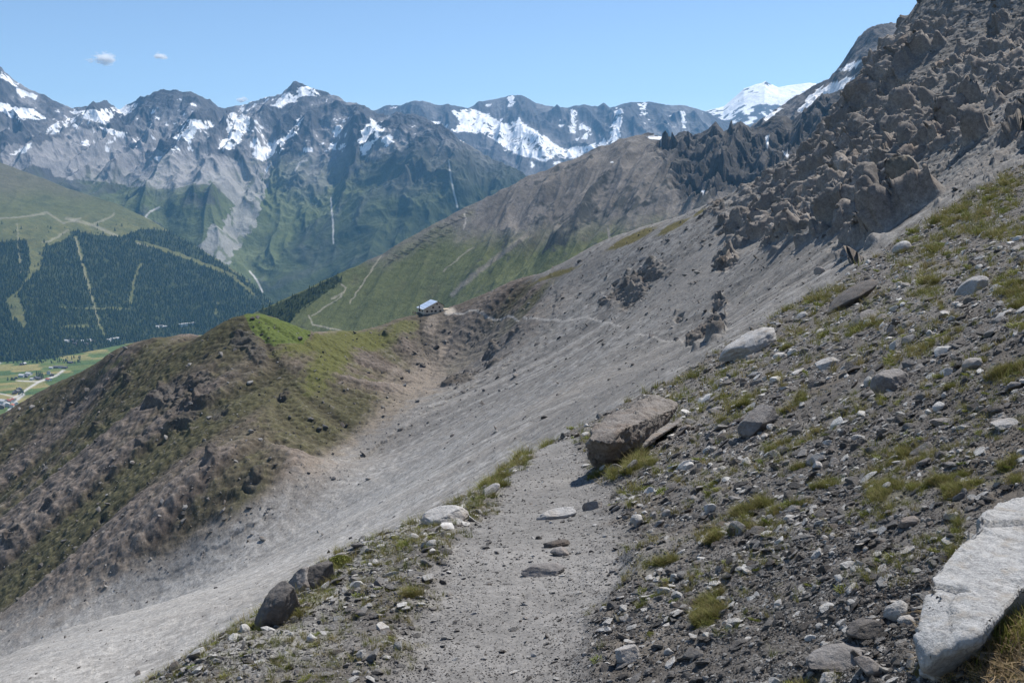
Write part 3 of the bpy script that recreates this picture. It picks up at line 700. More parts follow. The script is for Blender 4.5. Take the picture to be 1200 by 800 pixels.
def C_rel(X, Y, s, env):
    wv = fbm(X/300, Y/300, oct=3, seed=160)
    q = X-.55*Y                                   # ribs run obliquely down the face
    r1 = ridged(q/150+.4*wv, Y/900, oct=4, seed=161); r2 = ridged(q/48+.5*wv, Y/160, oct=3, seed=162)
    u, v = project(X, Y, 0*X-100)
    a = .35+.65*sstep(520, 600, u)
    uu, vv = project(X, Y, 138+.35*(Y-2300)+0*X)
    kz = sstep(742, 772, uu+14*wv-(1-s)*70)*sstep(.12, .4, s+.2*wv)
    f = 30*facet(X/60, Y/60, s*6+0*X, 173)+14*facet(X/24, Y/24, s*14+0*X, 174)+30*(ridged((X-.5*Y)/60, Y/200, oct=3, seed=171)-.4)
    return env*a*(55*(r1-.45)+20*(r2-.45)+12*wv)+kz*np.clip(s*3, 0, 1)*np.where(s > .88, .22, 1)*f, (r1, r2, wv, kz)
def C_col(X, Y, Z, s, pu, pv, info):
    r1, r2, wv, kz = info
    w1 = fbm(X/16, Y/16, Z/16, oct=4, seed=163); w2 = fbm(X/75, Y/75, Z/75, oct=4, seed=164)
    c = np.broadcast_to(np.array((.165, .15, .135)), X.shape+(3,))
    c = mixc(c, (.215, .20, .19), sstep(-.1, .4, w2+.4*w1))
    gz = pv-np.interp(pu, [300, 450, 520, 600, 700, 780, 900], [300, 300, 268, 282, 268, 262, 300])
    c = mixc(c, (.098, .112, .04), sstep(-22, 22, gz+34*w2+12*w1)*.9)
    c = mixc(c, (.12, .11, .055), sstep(.1, .4, w2)*(pu < 560)*.6)
    dk = sstep(.06, .26, w2*.8+.5*w1+.45*(r1-.45)+.22*np.exp(-((pv-np.interp(pu, [560, 640, 720, 830], [330, 262, 240, 235]))/34)**2)*(pu > 540)-.12)
    c = mixc(c, (.05, .052, .05), dk*(.5+.45*sstep(540, 620, pu)))
    c = mixc(c, (.062, .06, .06), sstep(.3, .7, kz+.35*w1+.3*w2-.1)*(.55+.45*sstep(-.3, .2, w2)))
    for ln, wd, col in (([(530, 345), (560, 318), (590, 296), (625, 270)], 3.0, (.2, .18, .15)), ([(410, 355), (432, 322), (446, 300)], 1.0, (.3, .27, .2)), ([(362, 370), (366, 380), (420, 392)], 1.0, (.3, .28, .22)), ([(388, 350), (402, 343), (405, 337), (400, 333)], 1.0, (.32, .29, .22)), ([(366, 370), (378, 362), (395, 352), (403, 343)], .9, (.28, .26, .2)), ([(543, 268), (546, 256), (544, 250)], 1.0, (.35, .32, .28)), ([(712, 268), (716, 290), (714, 310)], 1.6, (.22, .2, .18)), ([(520, 318), (545, 296), (556, 290)], .8, (.25, .23, .17))):
        c = mixc(c, col, np.clip(1.4-segdist(pu+3*w1, pv+2*w1, ln)/wd, 0, 1)*.9)
    c = mixc(c, R_FOREST, sstep(0, .2, polys(pu+8*w1, pv+6*w2, [[(300, 400), (305, 362), (335, 352), (372, 334), (396, 322), (400, 330), (372, 350), (345, 368), (330, 395)]])+.6*w1-.15)*.9)
    sn = polys(pu+3*w1, pv+1.5*w1, [[(757, 160), (775, 159), (779, 164), (762, 163)], [(714, 190), (719, 189), (719, 191)], [(916, 176), (925, 182), (922, 185)], [(897, 160), (902, 158), (900, 172), (898, 170)], [(820, 224), (828, 222), (824, 226)]])
    return mixc(c, R_SNOW, sn)
CX, CY, CZ, CT = range_layer('mountain_shoulder', C_CREST, C_BASE, 1150, 330, 1.0, MAT_mid, C_col, C_rel, crest_rough=7., crest_scale=40.)
# ---- D: the forested hillside across the valley and the valley floor
VZ = -650.0
D_CREST = [(-700, -40, 6800), (-300, 110, 6300), (-100, 165, 6100), (0, 190, 6000), (40, 205, 5950), (80, 221, 5900), (130, 236, 5800), (165, 252, 5750), (200, 272, 5650), (232, 290, 5600), (262, 308, 5450), (290, 328, 5300), (312, 348, 5200), (345, 378, 5000), (420, 440, 4700)]
def vfl(u, v):
    x, y, z = ray(u, v); return VZ*y/z
D_BASE = [(u, v, vfl(u, v)) for u, v in ((-700, 470), (-300, 445), (-100, 432), (0, 424), (60, 420), (100, 412), (150, 402), (210, 393), (260, 392), (310, 392), (345, 396), (420, 430))]
D_FOREST = [(-300, 262), (0, 284), (30, 282), (37, 305), (28, 335), (6, 352), (14, 372), (32, 388), (30, 366), (20, 345), (48, 312), (50, 290), (72, 284), (85, 270), (110, 275), (140, 278), (165, 268), (200, 272), (235, 292), (300, 338), (340, 372), (330, 398), (250, 404), (215, 395), (110, 414), (95, 438), (60, 428), (0, 424), (-300, 450)]
D_OPEN = [([(88, 278), (96, 305), (104, 335), (116, 380), (122, 392)], 2.6), ([(165, 310), (158, 325), (152, 355)], 2.4), ([(160, 284), (215, 300), (270, 322), (298, 345)], 3.2), ([(60, 360), (110, 362), (150, 362)], 1.2), ([(20, 280), (24, 320)], 1.0), ([(180, 400), (240, 395)], 3), ([(70, 384), (100, 382)], 2), ([(255, 355), (252, 366)], 2)]
def D_forest(pu, pv, w1, w2):
    m = inpoly(pu+7*w1, pv+5*w2, D_FOREST)
    for ln, wd in D_OPEN: m &= segdist(pu+4*w1, pv+3*w2, ln)+3.0*w1 > wd*.72
    return m
def D_rel(X, Y, s, env):
    wv = fbm(X/500, Y/500, oct=4, seed=180); r1 = ridged(X/420, Y/1300, oct=3, seed=181)
    return env*(45*wv+30*(r1-.45)), (wv, r1)
def D_col(X, Y, Z, s, pu, pv, info):
    w1 = fbm(X/60, Y/60, Z/60, oct=4, seed=182); w2 = fbm(X/260, Y/260, Z/260, oct=4, seed=183)
    c = np.broadcast_to(np.array((.095, .10, .04)), X.shape+(3,))
    c = mixc(c, (.11, .098, .065), sstep(245, 205, pv+25*w2)*.8)
    c = mixc(c, (.05, .06, .03), sstep(.1, .4, w2+.4*w1)*.6)
    c = mixc(c, (.145, .135, .05), sstep(.1, .35, w1+.3*np.exp(-((pv-300)/50)**2))*(pv > 250)*.5)
    for ln, wd in (([(-60, 268), (0, 256), (30, 254), (55, 249), (75, 262), (95, 256)], 1.1), ([(78, 256), (110, 264), (150, 283)], 1.8), ([(110, 262), (130, 254), (134, 250)], 1.0), ([(80, 270), (60, 282), (50, 284)], 1.0), ([(88, 278), (116, 380)], .8), ([(20, 262), (24, 320)], .7), ([(160, 284), (190, 297)], 1)):
        c = mixc(c, (.34, .31, .25), np.clip(1.5-segdist(pu+4.0*w1, pv+2.0*w1, ln)/wd, 0, 1)*.4)
    return mixc(c, R_FOREST, D_forest(pu, pv, w1, w2)*.85)
DX, DY, DZ, DT = range_layer('forested_hillside', D_CREST, D_BASE, 900, 360, 1.0, MAT_far, D_col, D_rel, crest_rough=8., crest_scale=120.)

vu = np.linspace(-.75, .12, 420); vy = np.linspace(2300, 5600, 520)
VX = vu[None]*vy[:, None]; VY = np.repeat(vy[:, None], len(vu), 1); VZa = np.full(VX.shape, VZ-1.0)+2.0*fbm(VX/200, VY/200, oct=3, seed=190)
vpu, vpv = project(VX, VY, VZa)
w1 = fbm(VX/35, VY/35, oct=3, seed=191)
# meadows: a patchwork of mown and unmown strips
ang = .5; fx_ = (VX*math.cos(ang)+VY*math.sin(ang)); fy_ = (-VX*math.sin(ang)+VY*math.cos(ang))
cell = _hash(np.floor(fx_/95+.4*w1).astype(np.int64), np.floor(fy_/55+.3*w1).astype(np.int64), np.zeros(VX.shape, np.int64), 5).astype(np.float64)/4294967295.
Vcol = mixc(np.broadcast_to(np.array((.085, .12, .035)), VX.shape+(3,)), (.22, .19, .075), sstep(.45, .8, cell))
Vcol = mixc(Vcol, (.06, .095, .03), sstep(.3, .1, cell))
for ln, wd, cc in (([(0, 474), (20, 464), (36, 453), (46, 447), (66, 440), (74, 434)], 1.1, (.45, .43, .4)), ([(-20, 458), (5, 462), (22, 466)], .6, (.4, .38, .34)), ([(20, 446), (46, 447)], .6, (.4, .38, .34)), ([(-10, 432), (6, 420)], 1.2, (.4, .38, .34)), ([(4, 490), (18, 470), (28, 462)], 1.3, (.4, .39, .38))):
    Vcol = mixc(Vcol, cc, np.clip(1.5-segdist(vpu, vpv, ln)/wd, 0, 1))
grid_mesh('valley_floor', VX, VY, VZa, Vcol, MAT_far)
# the ground carries on beyond everything that is modelled
me = np_mesh('ground', [(-10400, -200, -1100), (10400, -200, -1100), (10400, 16100, -1100), (-10400, 16100, -1100)], [(0, 1, 2, 3)])
link('ground', me, plain('ground_material', (.08, .09, .05), nscale=.002))['kind'] = 'structure'

# ---- haze: one closed box of air
bmz = bmesh.new(); bmesh.ops.create_cube(bmz, size=1)
bmesh.ops.scale(bmz, vec=(21000, 16500, 2780), verts=bmz.verts); bmesh.ops.translate(bmz, vec=(0, 7950, 288), verts=bmz.verts)
mz = bpy.data.meshes.new('haze'); bmz.to_mesh(mz); bmz.free()
mh = bpy.data.materials.new('haze_material'); mh.use_nodes = True; nth = mh.node_tree; nth.nodes.clear()
oh = nth.nodes.new('ShaderNodeOutputMaterial'); pv_ = nth.nodes.new('ShaderNodeVolumePrincipled')
pv_.inputs['Color'].default_value = (.24, .58, 1.0, 1); pv_.inputs['Density'].default_value = HAZE if 'HAZE' in globals() else 3.3e-5; pv_.inputs['Anisotropy'].default_value = .25
nth.links.new(pv_.outputs[0], oh.inputs['Volume'])
link('haze', mz, mh)['kind'] = 'stuff'
# >>>PART3
# ================================================================== stones
def rock_bm(dims, seed, sub=3, cuts=9, noise=.06, lo=.35, hi=.8, lay=0.0):
    r = np.random.default_rng(seed)
    bm = bmesh.new(); bmesh.ops.create_icosphere(bm, subdivisions=sub, radius=1)
    P = np.array([v.co[:] for v in bm.verts])
    P *= .93
    for k in range(cuts):
        n = r.normal(size=3); n /= np.linalg.norm(n); d = r.uniform(lo, hi)
        t = np.maximum(P@n-d, 0); P = P-t[:, None]*n[None]
    P /= np.abs(P).max(0)
    o = r.uniform(-50, 50, 3)
    q = P*1.7+o
    P = P*(1+noise*2.2*fbm(q[:, 0], q[:, 1], q[:, 2], oct=3, seed=3)[:, None])
    if sub >= 4:
        q = P*4+o; P = P*(1+noise*.9*facet(q[:, 0], q[:, 1], q[:, 2], 9)[:, None])
        q = P*11+o; P = P*(1+noise*.5*facet(q[:, 0], q[:, 1], q[:, 2], 10)[:, None])
    if lay: P[:, 2] += lay*np.sin(P[:, 2]*14+2*fbm(q[:, 0]*.3, q[:, 1]*.3, q[:, 2]*.3, oct=2))*.3
    P = P*np.asarray(dims)
    for v, p in zip(bm.verts, P): v.co = p
    return bm

def bm_mesh(name, bm, mat, smooth=False):
    me = bpy.data.meshes.new(name); bm.to_mesh(me); bm.free()
    me.materials.append(mat)
    if smooth: me.polygons.foreach_set('use_smooth', np.ones(len(me.polygons), bool))
    return me

M_dark = rock_mat('dark_shale', (.135, .128, .122), (.065, .062, .06), scale=1.0, bump=.02, rand=.35)
M_mid = rock_mat('grey_limestone', (.25, .242, .235), (.12, .115, .11), scale=1.0, bump=.02, rand=.35)
M_light = rock_mat('pale_limestone', (.52, .51, .49), (.27, .26, .25), brown=(.28, .22, .17), scale=1.0, bump=.02, mixlo=.42, mixhi=.72, rand=.2)
TEMPL = []
shapes = [(1, .75, .38), (1, .6, .25), (1, .85, .6), (1, .7, .45), (1, .5, .3), (1, .9, .32)]
for mi, m in enumerate((M_dark, M_mid, M_light)):
    for k, d in enumerate(shapes):
        TEMPL.append(bm_mesh('stone', rock_bm([.5*q for q in d], 100+mi*10+k, sub=3, cuts=11), m))
t_objs = [bpy.data.objects.new('gravel_piece.%03d' % i, me) for i, me in enumerate(TEMPL)]
NT_ = len(TEMPL)

# where on the screen-visible near ground: weight every cell by the picture area it covers
cu, cv = project(AX, AY, AZ)
d1u = cu[1:, 1:]-cu[:-1, :-1]; d1v = cv[1:, 1:]-cv[:-1, :-1]; d2u = cu[1:, :-1]-cu[:-1, 1:]; d2v = cv[1:, :-1]-cv[:-1, 1:]
area = np.maximum(-(d1u*d2v-d1v*d2u)*.5, 0)
if area.sum() < 1000: area = np.maximum((d1u*d2v-d1v*d2u)*.5, 0)
ccu, ccv = cu[:-1, :-1], cv[:-1, :-1]
area = area*((ccu > -300) & (ccu < 1640) & (ccv < 960) & (ccv > 60) & (Aed[:-1, :-1] < .5))*np.where((ccu < -60) | (ccu > 1260) | (ccv > 840), .45, 1)
onp = pm[:-1, :-1]; ongr = gmask[:-1, :-1]
clump = sstep(-.35, .35, fbm(AX[:-1, :-1]*.9, AY[:-1, :-1]*.9, oct=3, seed=201))
dens = (1-onp)*(.35+.9*clump)*(1-.6*ongr)+onp*(.5)*(.6+.6*sstep(.2, .7, np.abs(s_/hw)[:-1, :-1]))
def pick(weight, n):
    c = np.cumsum(weight.ravel()); k = np.searchsorted(c, rng.random(n)*c[-1])
    i, j = np.unravel_index(np.clip(k, 0, weight.size-1), weight.shape)
    a = rng.random(n); b = rng.random(n)
    f = lambda M: M[i, j]*(1-a)*(1-b)+M[i+1, j]*a*(1-b)+M[i, j+1]*(1-a)*b+M[i+1, j+1]*a*b
    return f(AX), f(AY), f(AZ), i, j
gzx = np.gradient(AZ, axis=1)/np.gradient(AX, axis=1)
bl = boxblur(gzx.astype(np.float32), 9)
def frames(i, j, n, tilt):
    """random rotations lying on the slope -> euler xyz"""
    sx = np.clip(bl[i, j], -1.2, 1.2); sy = np.full(n, -.16)
    nz = np.stack([-sx, -sy, np.ones(n)], -1)+rng.normal(0, tilt, (n, 3)); nz /= np.linalg.norm(nz, axis=1)[:, None]
    th = rng.random(n)*2*math.pi; h = np.stack([np.cos(th), np.sin(th), np.zeros(n)], -1)
    ax = h-(h*nz).sum(1)[:, None]*nz; ax /= np.linalg.norm(ax, axis=1)[:, None]
    ay = np.cross(nz, ax)
    return np.stack([np.arctan2(ay[:, 2], nz[:, 2]), -np.arcsin(np.clip(ax[:, 2], -1, 1)), np.arctan2(ax[:, 1], ax[:, 0])], -1)
n = 172000
x, y, z, i, j = pick(area*dens, n)
path_here = onp[i, j]
D_ = y*cP-z*sP
spx = np.minimum(1.5*(rng.random(n))**(-1/2.0), rng.uniform(12, 22, n))
spx = np.where(path_here > .5, np.minimum(1.2*(rng.random(n))**(-1/2.5), 12), spx)
size = np.clip(spx*D_/F, .010, np.where(path_here > .5, .06, .30))*rng.uniform(.9, 1.2, n)
spx = size*F/D_
rot = frames(i, j, n, .32)
tone = np.where(rng.random(n) < .36, 0, np.where(rng.random(n) < .5, 1, 2))
tone = np.where((s_[i, j] < -hw[i, j]) | (path_here > .5), np.where(rng.random(n) < .56, 1, np.where(rng.random(n) < .85, 2, 0)), tone)
idx = tone*len(shapes)+rng.integers(0, len(shapes), n)
scl = size[:, None]*rng.uniform(.8, 1.2, (n, 3))
pos = np.stack([x, y, z+size*.08], -1)
slabp = [(1170, 585), (1150, 610), (1120, 650), (1085, 690), (1078, 745), (1082, 790), (1110, 775), (1150, 745), (1200, 680), (1200, 570)]
keep_ = ~inpoly(ccu[i, j], ccv[i, j], slabp)
pos, rot, scl, idx, spx, tone, path_here, i, j, y = [q[keep_] for q in (pos, rot, scl, idx, spx, tone, path_here, i, j, y)]
onscr = (ccu[i, j] > 0) & (ccu[i, j] < 1200) & (ccv[i, j] < 800)
order = np.argsort(-spx*onscr)
big = order[:225]; rest = order[225:]
instancer('gravel', pos[rest], rot[rest], scl[rest], idx[rest], t_objs)
def lone(k, me, nm, label, cat, grp):
    o = bpy.data.objects.new(nm, me); COL.objects.link(o)
    o.location = pos[k]; o.rotation_euler = rot[k]; o.scale = scl[k]
    return tag(o, label, cat, grp)
for k in big:
    tn = ('dark', 'grey', 'pale')[tone[k]]
    ii, jj = i[k], j[k]
    if path_here[k] > .5: lab, g = tn+' loose stone lying on the gravel path', tn+' stones on the path'
    elif s_[ii, jj] < 0: lab, g = tn+' angular stone in the rubble on the verge left of the path', tn+' stones on the left verge'
    elif s_[ii, jj] < 1.6: lab, g = tn+' angular stone beside the right edge of the path', tn+' stones right beside the path'
    elif y[k] < 8: lab, g = tn+' angular stone low on the rubble slope right of the path', tn+' stones low on the right slope'
    else: lab, g = tn+' angular stone high on the rubble slope above the big boulder', tn+' stones high on the right slope'
    lone(k, TEMPL[idx[k]], 'stone', lab, 'stone', g)

# scattered blocks out on the scree (small on the picture)
n = 20000
zc = (1-lefthill)*(1-.3*crag_m)
bcu, bcv = project(BX, BY, BZ)
a1 = (bcu[1:, 1:]-bcu[:-1, :-1])*(bcv[1:, :-1]-bcv[:-1, 1:])-(bcv[1:, 1:]-bcv[:-1, :-1])*(bcu[1:, :-1]-bcu[:-1, 1:])
a1 = np.maximum(a1, 0) if np.maximum(a1, 0).sum() > np.maximum(-a1, 0).sum() else np.maximum(-a1, 0)
wgt = a1*(.25+1.4*zc[:-1, :-1]*((.15+sstep(0, 1.2, wob-.6*l2+.4*wob2)+1.2*sstep(520, 350, bv))*(1-.6*np.clip(low, 0, 1)))[:-1, :-1]+1.1*lefthill[:-1, :-1])*((bcu > -50) & (bcu < 1250) & (bcv < 840))[:-1, :-1]
c = np.cumsum(wgt.ravel()); k = np.searchsorted(c, rng.random(n)*c[-1]); bi, bj = np.unravel_index(np.clip(k, 0, wgt.size-1), wgt.shape)
px_ = 1.05*(rng.random(n))**(-1/2.1); px_ = np.clip(px_, 1, 9)
sz = px_*BY[bi, bj]/F
bp = np.stack([BX2[bi, bj], BY2[bi, bj], BZ2[bi, bj]+.1*sz], -1)
br = rng.uniform(-.5, .5, (n, 3)); br[:, 2] = rng.random(n)*6.28; br[:, 1] -= .45
bt = np.where(rng.random(n) < .5, 0, 1)*len(shapes)+rng.integers(0, len(shapes), n)
t2 = [bpy.data.objects.new('rubble_piece.%03d' % q, me) for q, me in enumerate(TEMPL)]
instancer('rubble', bp, br, sz[:, None]*rng.uniform(.7, 1.3, (n, 3)), bt, t2)

# ---- the rocks one can point to on the photograph
CAMR = Matrix(((1, 0, 0), (0, cP, -sP), (0, sP, cP)))      # columns of the view: right, forward, up
def px_rock(u, v, wpx, hpx, ang, mat, label, seed, depth=.8, hit=None, name='boulder', sink=.27, sub=5, cuts=8, noise=.05, cat='rock', lean=0, tag_=True):
    p = (hit or A_hit)(u, v)
    d = p[1]*cP-p[2]*sP; m = d/F
    a, c_ = wpx*m*.5, hpx*m*.5
    bm = rock_bm((a, max(a, c_)*depth, c_), seed, sub=sub, cuts=cuts, noise=noise, lo=.45, hi=.85)
    R = Matrix.Rotation(-math.radians(ang), 3, 'Y') @ Matrix.Rotation(math.radians(lean), 3, 'X')
    for vv in bm.verts: vv.co = R @ vv.co
    me = bm_mesh(name, bm, mat, True)
    o = link(name, me); o.location = (p[0], p[1]+.25*a*depth, p[2]+c_*(1-2*sink))
    return tag(o, label, cat)
M_bpale = rock_mat('pale_boulder_rock', (.47, .46, .45), (.20, .195, .19), brown=(.32, .26, .20), scale=3.0, bump=.03, mixlo=.40, mixhi=.70, rand=.08)
M_bgrey = rock_mat('grey_boulder_rock', (.32, .305, .295), (.13, .12, .115), brown=(.24, .18, .135), scale=3.0, bump=.03, rand=.08)
M_bdark = rock_mat('dark_boulder_rock', (.19, .175, .165), (.075, .07, .066), scale=3.0, bump=.03, rand=.08)
ROCKS = [
    (878, 414, 74, 26, 33, M_bpale, 'long pale limestone slab at the rim of the scree above the big boulder', 1), (893, 503, 58, 36, 30, M_bgrey, 'grey boulder with a shaded blunt front, in open rubble right of the big boulder', 2),
    (1044, 456, 44, 32, 25, M_bgrey, 'grey boulder with a dark hollow front, among rubble high on the right slope', 3), (968, 432, 32, 15, 18, M_bpale, 'small white-topped rock with grass at its foot, below the dark flat slab', 4),
    (1000, 356, 68, 20, 36, M_bdark, 'dark flat-faced slab tilted along the slope, topmost large rock', 5), (1014, 378, 38, 18, 22, M_bgrey, 'grey wedge-shaped rock just below the dark flat slab', 6),
    (1140, 343, 42, 20, 38, M_bpale, 'pale elongated rock with a tuft beside it, near the right edge of the slope', 7), (1057, 296, 24, 17, 40, M_bpale, 'pale block on the skyline rim below the crags', 8),
    (521, 612, 56, 22, 8, M_bpale, 'pale layered ledge of rock on the left edge of the path', 9), (325, 728, 84, 42, 58, M_bdark, 'tall dark boulder leaning at the left brink of the slope', 10),
    (350, 694, 46, 32, 45, M_bgrey, 'grey rounded boulder wedged between two darker ones at the left brink', 11), (373, 686, 48, 34, 25, M_bdark, 'dark squat boulder beside the mossy cushion', 12),
    (734, 774, 30, 32, 50, M_bpale, 'small upright rock with a bleached top, right of the path near the bottom', 13), (655, 607, 54, 14, 14, M_bpale, 'thin pale slab with a dark end, half buried across the path', 14, .4),
    (694, 597, 26, 15, 24, M_bgrey, 'blocky grey stone at the right edge of the path below the big boulder', 15), (650, 640, 36, 9, 8, M_bdark, 'thin brown-dark slab on the middle of the path', 16, .4), (657, 650, 24, 12, 5, M_bgrey, 'brown-grey stone right against the thin dark slab on the path', 17),
    (640, 673, 58, 15, 8, M_bgrey, 'broad flat slab flush with the path surface', 18, .45), (573, 579, 30, 11, 32, M_bpale, 'pale bar-shaped stone in grass left of the path', 19), (617, 526, 44, 13, 34, M_bpale, 'pale slab at the left brink where the path disappears', 20),
    (748, 616, 14, 20, 55, M_bpale, 'small white stone on edge right of the path', 21), (985, 779, 76, 20, 14, M_bgrey, 'long grey plank-like slab at the foot of the white slab', 22), (1017, 746, 46, 24, 16, M_bdark, 'dark rounded stone behind the long grey slab', 23),
    (1019, 790, 20, 38, 75, M_bgrey, 'grey slab standing on end beside the long grey slab', 24), (1053, 722, 34, 22, 30, M_bpale, 'pale angular block touching the white slab', 25), (1066, 730, 26, 10, 6, M_bpale, 'thin white flake leaning on the white slab', 26),
    (1160, 774, 28, 13, 4, M_bpale, 'pale stone on the straw-covered bank at the bottom right corner', 27), (1176, 501, 36, 13, 14, M_bpale, 'flat pale stone, upper of two at the right edge', 28), (1103, 498, 26, 13, 12, M_bgrey, 'low grey stone with a rounded back, in rubble beneath the boulder with the hollow front', 29),
    (1140, 432, 24, 16, 30, M_bpale, 'pale lumpy stone in the straw-coloured tuft on the right slope', 30), (1188, 455, 22, 12, 20, M_bgrey, 'grey stone by the right edge above the pair of flat stones', 31), (940, 372, 18, 7, 30, M_bpale, 'thin pale flake on the rubble beside the long pale slab', 32),
    (973, 800, 28, 14, 8, M_bpale, 'white stone cut by the bottom edge below the long grey slab', 33), (620, 538, 16, 7, 10, M_bgrey, 'small grey stone on the path left of the big boulder', 34), 
    (1167, 340, 14, 9, 20, M_bpale, 'small pale stone uphill of the pale elongated rock', 36), (803, 505, 16, 9, 24, M_bgrey, 'grey stone just right of the big boulder', 37), (1118, 607, 22, 9, 10, M_bpale, 'flat light stone below the long grass strip', 38), (1064, 615, 24, 13, 12, M_bgrey, 'pair-like split grey stone in the middle of the right rubble', 39),
]
for r in ROCKS:
    px_rock(*r, sub=5 if r[2] > 24 else 4)
px_rock(961, 321, 14, 12, 20, M_bgrey, 'lone rounded block sitting out on the upper scree below the crags', 50, hit=B_hit)

def hull_rock(name, pts, mat, label, seg, noise_amp, seed, cat='rock', relax=2):
    bm = bmesh.new()
    for p in pts: bm.verts.new(p)
    bmesh.ops.convex_hull(bm, input=bm.verts)
    for v in [v for v in bm.verts if not v.link_faces]: bm.verts.remove(v)
    bmesh.ops.triangulate(bm, faces=bm.faces)
    for _ in range(9):
        ed = [e for e in bm.edges if e.calc_length() > seg]
        if not ed: break
        bmesh.ops.subdivide_edges(bm, edges=ed, cuts=1)
        bmesh.ops.triangulate(bm, faces=bm.faces)
    for _ in range(relax): bmesh.ops.smooth_vert(bm, verts=bm.verts, factor=.5, use_axis_x=True, use_axis_y=True, use_axis_z=True)
    bm.normal_update()
    P = np.array([v.co[:] for v in bm.verts]); Nn = np.array([v.normal[:] for v in bm.verts])
    d = 0
    for f, a in ((.6/seg*.07, .75), (1.3, 1.0), (3.2, .55), (8, .3), (20, .14)):
        q = P*f+seed; d = d+a*(.7*facet(q[:, 0], q[:, 1]*1.0, q[:, 2]*1.8, seed)+.6*pn(q[:, 0], q[:, 1], q[:, 2], seed))
    P = P+Nn*(noise_amp*d)[:, None]
    c0 = P.mean(0); c0[2] = P[:, 2].min()
    for v, p in zip(bm.verts, P): v.co = p-c0
    me = bm_mesh(name, bm, mat, True)
    o = link(name, me); o.location = c0
    return tag(o, label, cat)
# the big overhanging boulder above the path
def zb_(X, Yz, d): return at(650+X/5.716, 430+Yz/5.716, d)
b0 = A_hit(700, 549)[1]
BIG = [(200, 530, .6), (215, 478, .3), (300, 372, 1.5), (450, 292, 2.6), (560, 226, 3.6), (660, 202, 4.2), (815, 245, 4.2), (805, 275, 3.2), (480, 405, .55), (375, 450, .15), (370, 520, -.1), (255, 490, .05), (240, 640, 1.5), (300, 700, 1.7), (420, 700, 1.8), (545, 600, 2.0), (640, 470, 1.8), (790, 320, 3.0), (300, 640, 2.5), (600, 350, 4.5)]
M_big = rock_mat('big_boulder_rock', (.30, .28, .26), (.13, .112, .10), brown=(.21, .165, .135), scale=2.2, bump=.06, rand=.02, brownamt=.55)
hull_rock('boulder', [zb_(a, b, b0+(c-1.8)*.8) for a, b, c in BIG], M_big, 'big overhanging boulder with a sunlit sloping top and shaded front, above the path', .06, .085, 3)
lp = [(540, 520, 1.0), (640, 440, 1.4), (740, 400, 2.0), (850, 340, 2.6), (870, 350, 2.4), (760, 420, 1.6), (640, 490, .9), (560, 560, .7), (600, 540, .8), (700, 430, 2.4)]
hull_rock('boulder', [zb_(a, b, b0+(c-1.3)*.8) for a, b, c in lp], M_bgrey, 'low ragged ledge of rock tucked under the right side of the big overhanging boulder', .05, .04, 5)
# the white slab at the lower right
def zw_(X, Yz, dY):
    u, v = 1020+X/3.333, 560+Yz/3.333
    return at(u, v, WY+dY-.12)
WY = A_hit(1110, 790)[1]
WH = [(500, 92, 1.0), (440, 172, .78), (390, 250, .62), (340, 312, .48), (238, 388, .30), (205, 462, .20), (182, 618, .0), (208, 735, -.10), (250, 700, -.12), (330, 655, -.10), (410, 615, -.10), (480, 520, .05), (560, 455, .16), (640, 400, .28), (760, 300, .5), (740, 60, 1.1), (600, 60, 1.1),
      (215, 770, .22), (300, 800, .3), (420, 760, .35), (560, 560, .5), (780, 400, .8), (340, 420, .9), (520, 240, 1.4), (700, 160, 1.6)]
M_white = rock_mat('white_slab_rock', (.47, .47, .465), (.19, .19, .19), brown=(.33, .30, .26), scale=11.0, bump=.014, mixlo=.44, mixhi=.66, rand=.02, brownamt=.7)
hull_rock('boulder', [zw_(*p) for p in WH], M_white, 'large bleached white slab jutting from the bank at the lower right', .016, .030, 7, relax=1)

# ================================================================== grass
def tuft_mesh(name, seed, blades, rad, hgt, mat, lean=.5, wid=.004):
    r = np.random.default_rng(seed); co = []; fc = []
    for b in range(blades):
        a = r.uniform(0, 6.283); q = rad*math.sqrt(r.random()); bx, by = q*math.cos(a), q*math.sin(a)
        h = hgt*r.uniform(.45, 1.1); la = a+r.normal(0, .7); ln = lean*h*r.uniform(.3, 1.2)*(q/rad+.3); w_ = wid*r.uniform(.7, 1.4)
        wx, wy = -math.sin(la)*w_, math.cos(la)*w_
        n0 = len(co)
        for t in (0, .5, 1.0):
            k = 1-t*.9; dx = math.cos(la)*ln*t*t; dy = math.sin(la)*ln*t*t; zz = h*(t-.22*t*t)-.01
            co.append((bx+dx-wx*k, by+dy-wy*k, zz)); co.append((bx+dx+wx*k, by+dy+wy*k, zz))
        fc += [(n0, n0+1, n0+3, n0+2), (n0+2, n0+3, n0+5, n0+4)]
    me = np_mesh(name, co, fc); me.materials.append(mat); return me
M_gr = leaf_mat('alpine_grass', (.11, .135, .032), (.20, .195, .06)); M_st = leaf_mat('dry_grass', (.27, .22, .10), (.17, .155, .06)); M_lf = leaf_mat('cushion_leaves', (.12, .16, .03), (.20, .21, .055)); M_straw = leaf_mat('straw', (.52, .40, .24), (.36, .27, .16))
tu = [tuft_mesh('grass_tuft', 300+k, 34, .055, .15, M_gr if k < 4 else M_st, lean=.8, wid=.0024) for k in range(7)]
tu += [tuft_mesh('leafy_cushion', 320+k, 130, .085, .05, M_lf, lean=1.0, wid=.006) for k in range(2)]
tg = [bpy.data.objects.new('grass_piece.%03d' % q, me) for q, me in enumerate(tu)]
thin = sstep(-.05, .35, fbm(AX[:-1, :-1]*4.5, AY[:-1, :-1]*4.5, oct=3, seed=207, gain=.7))
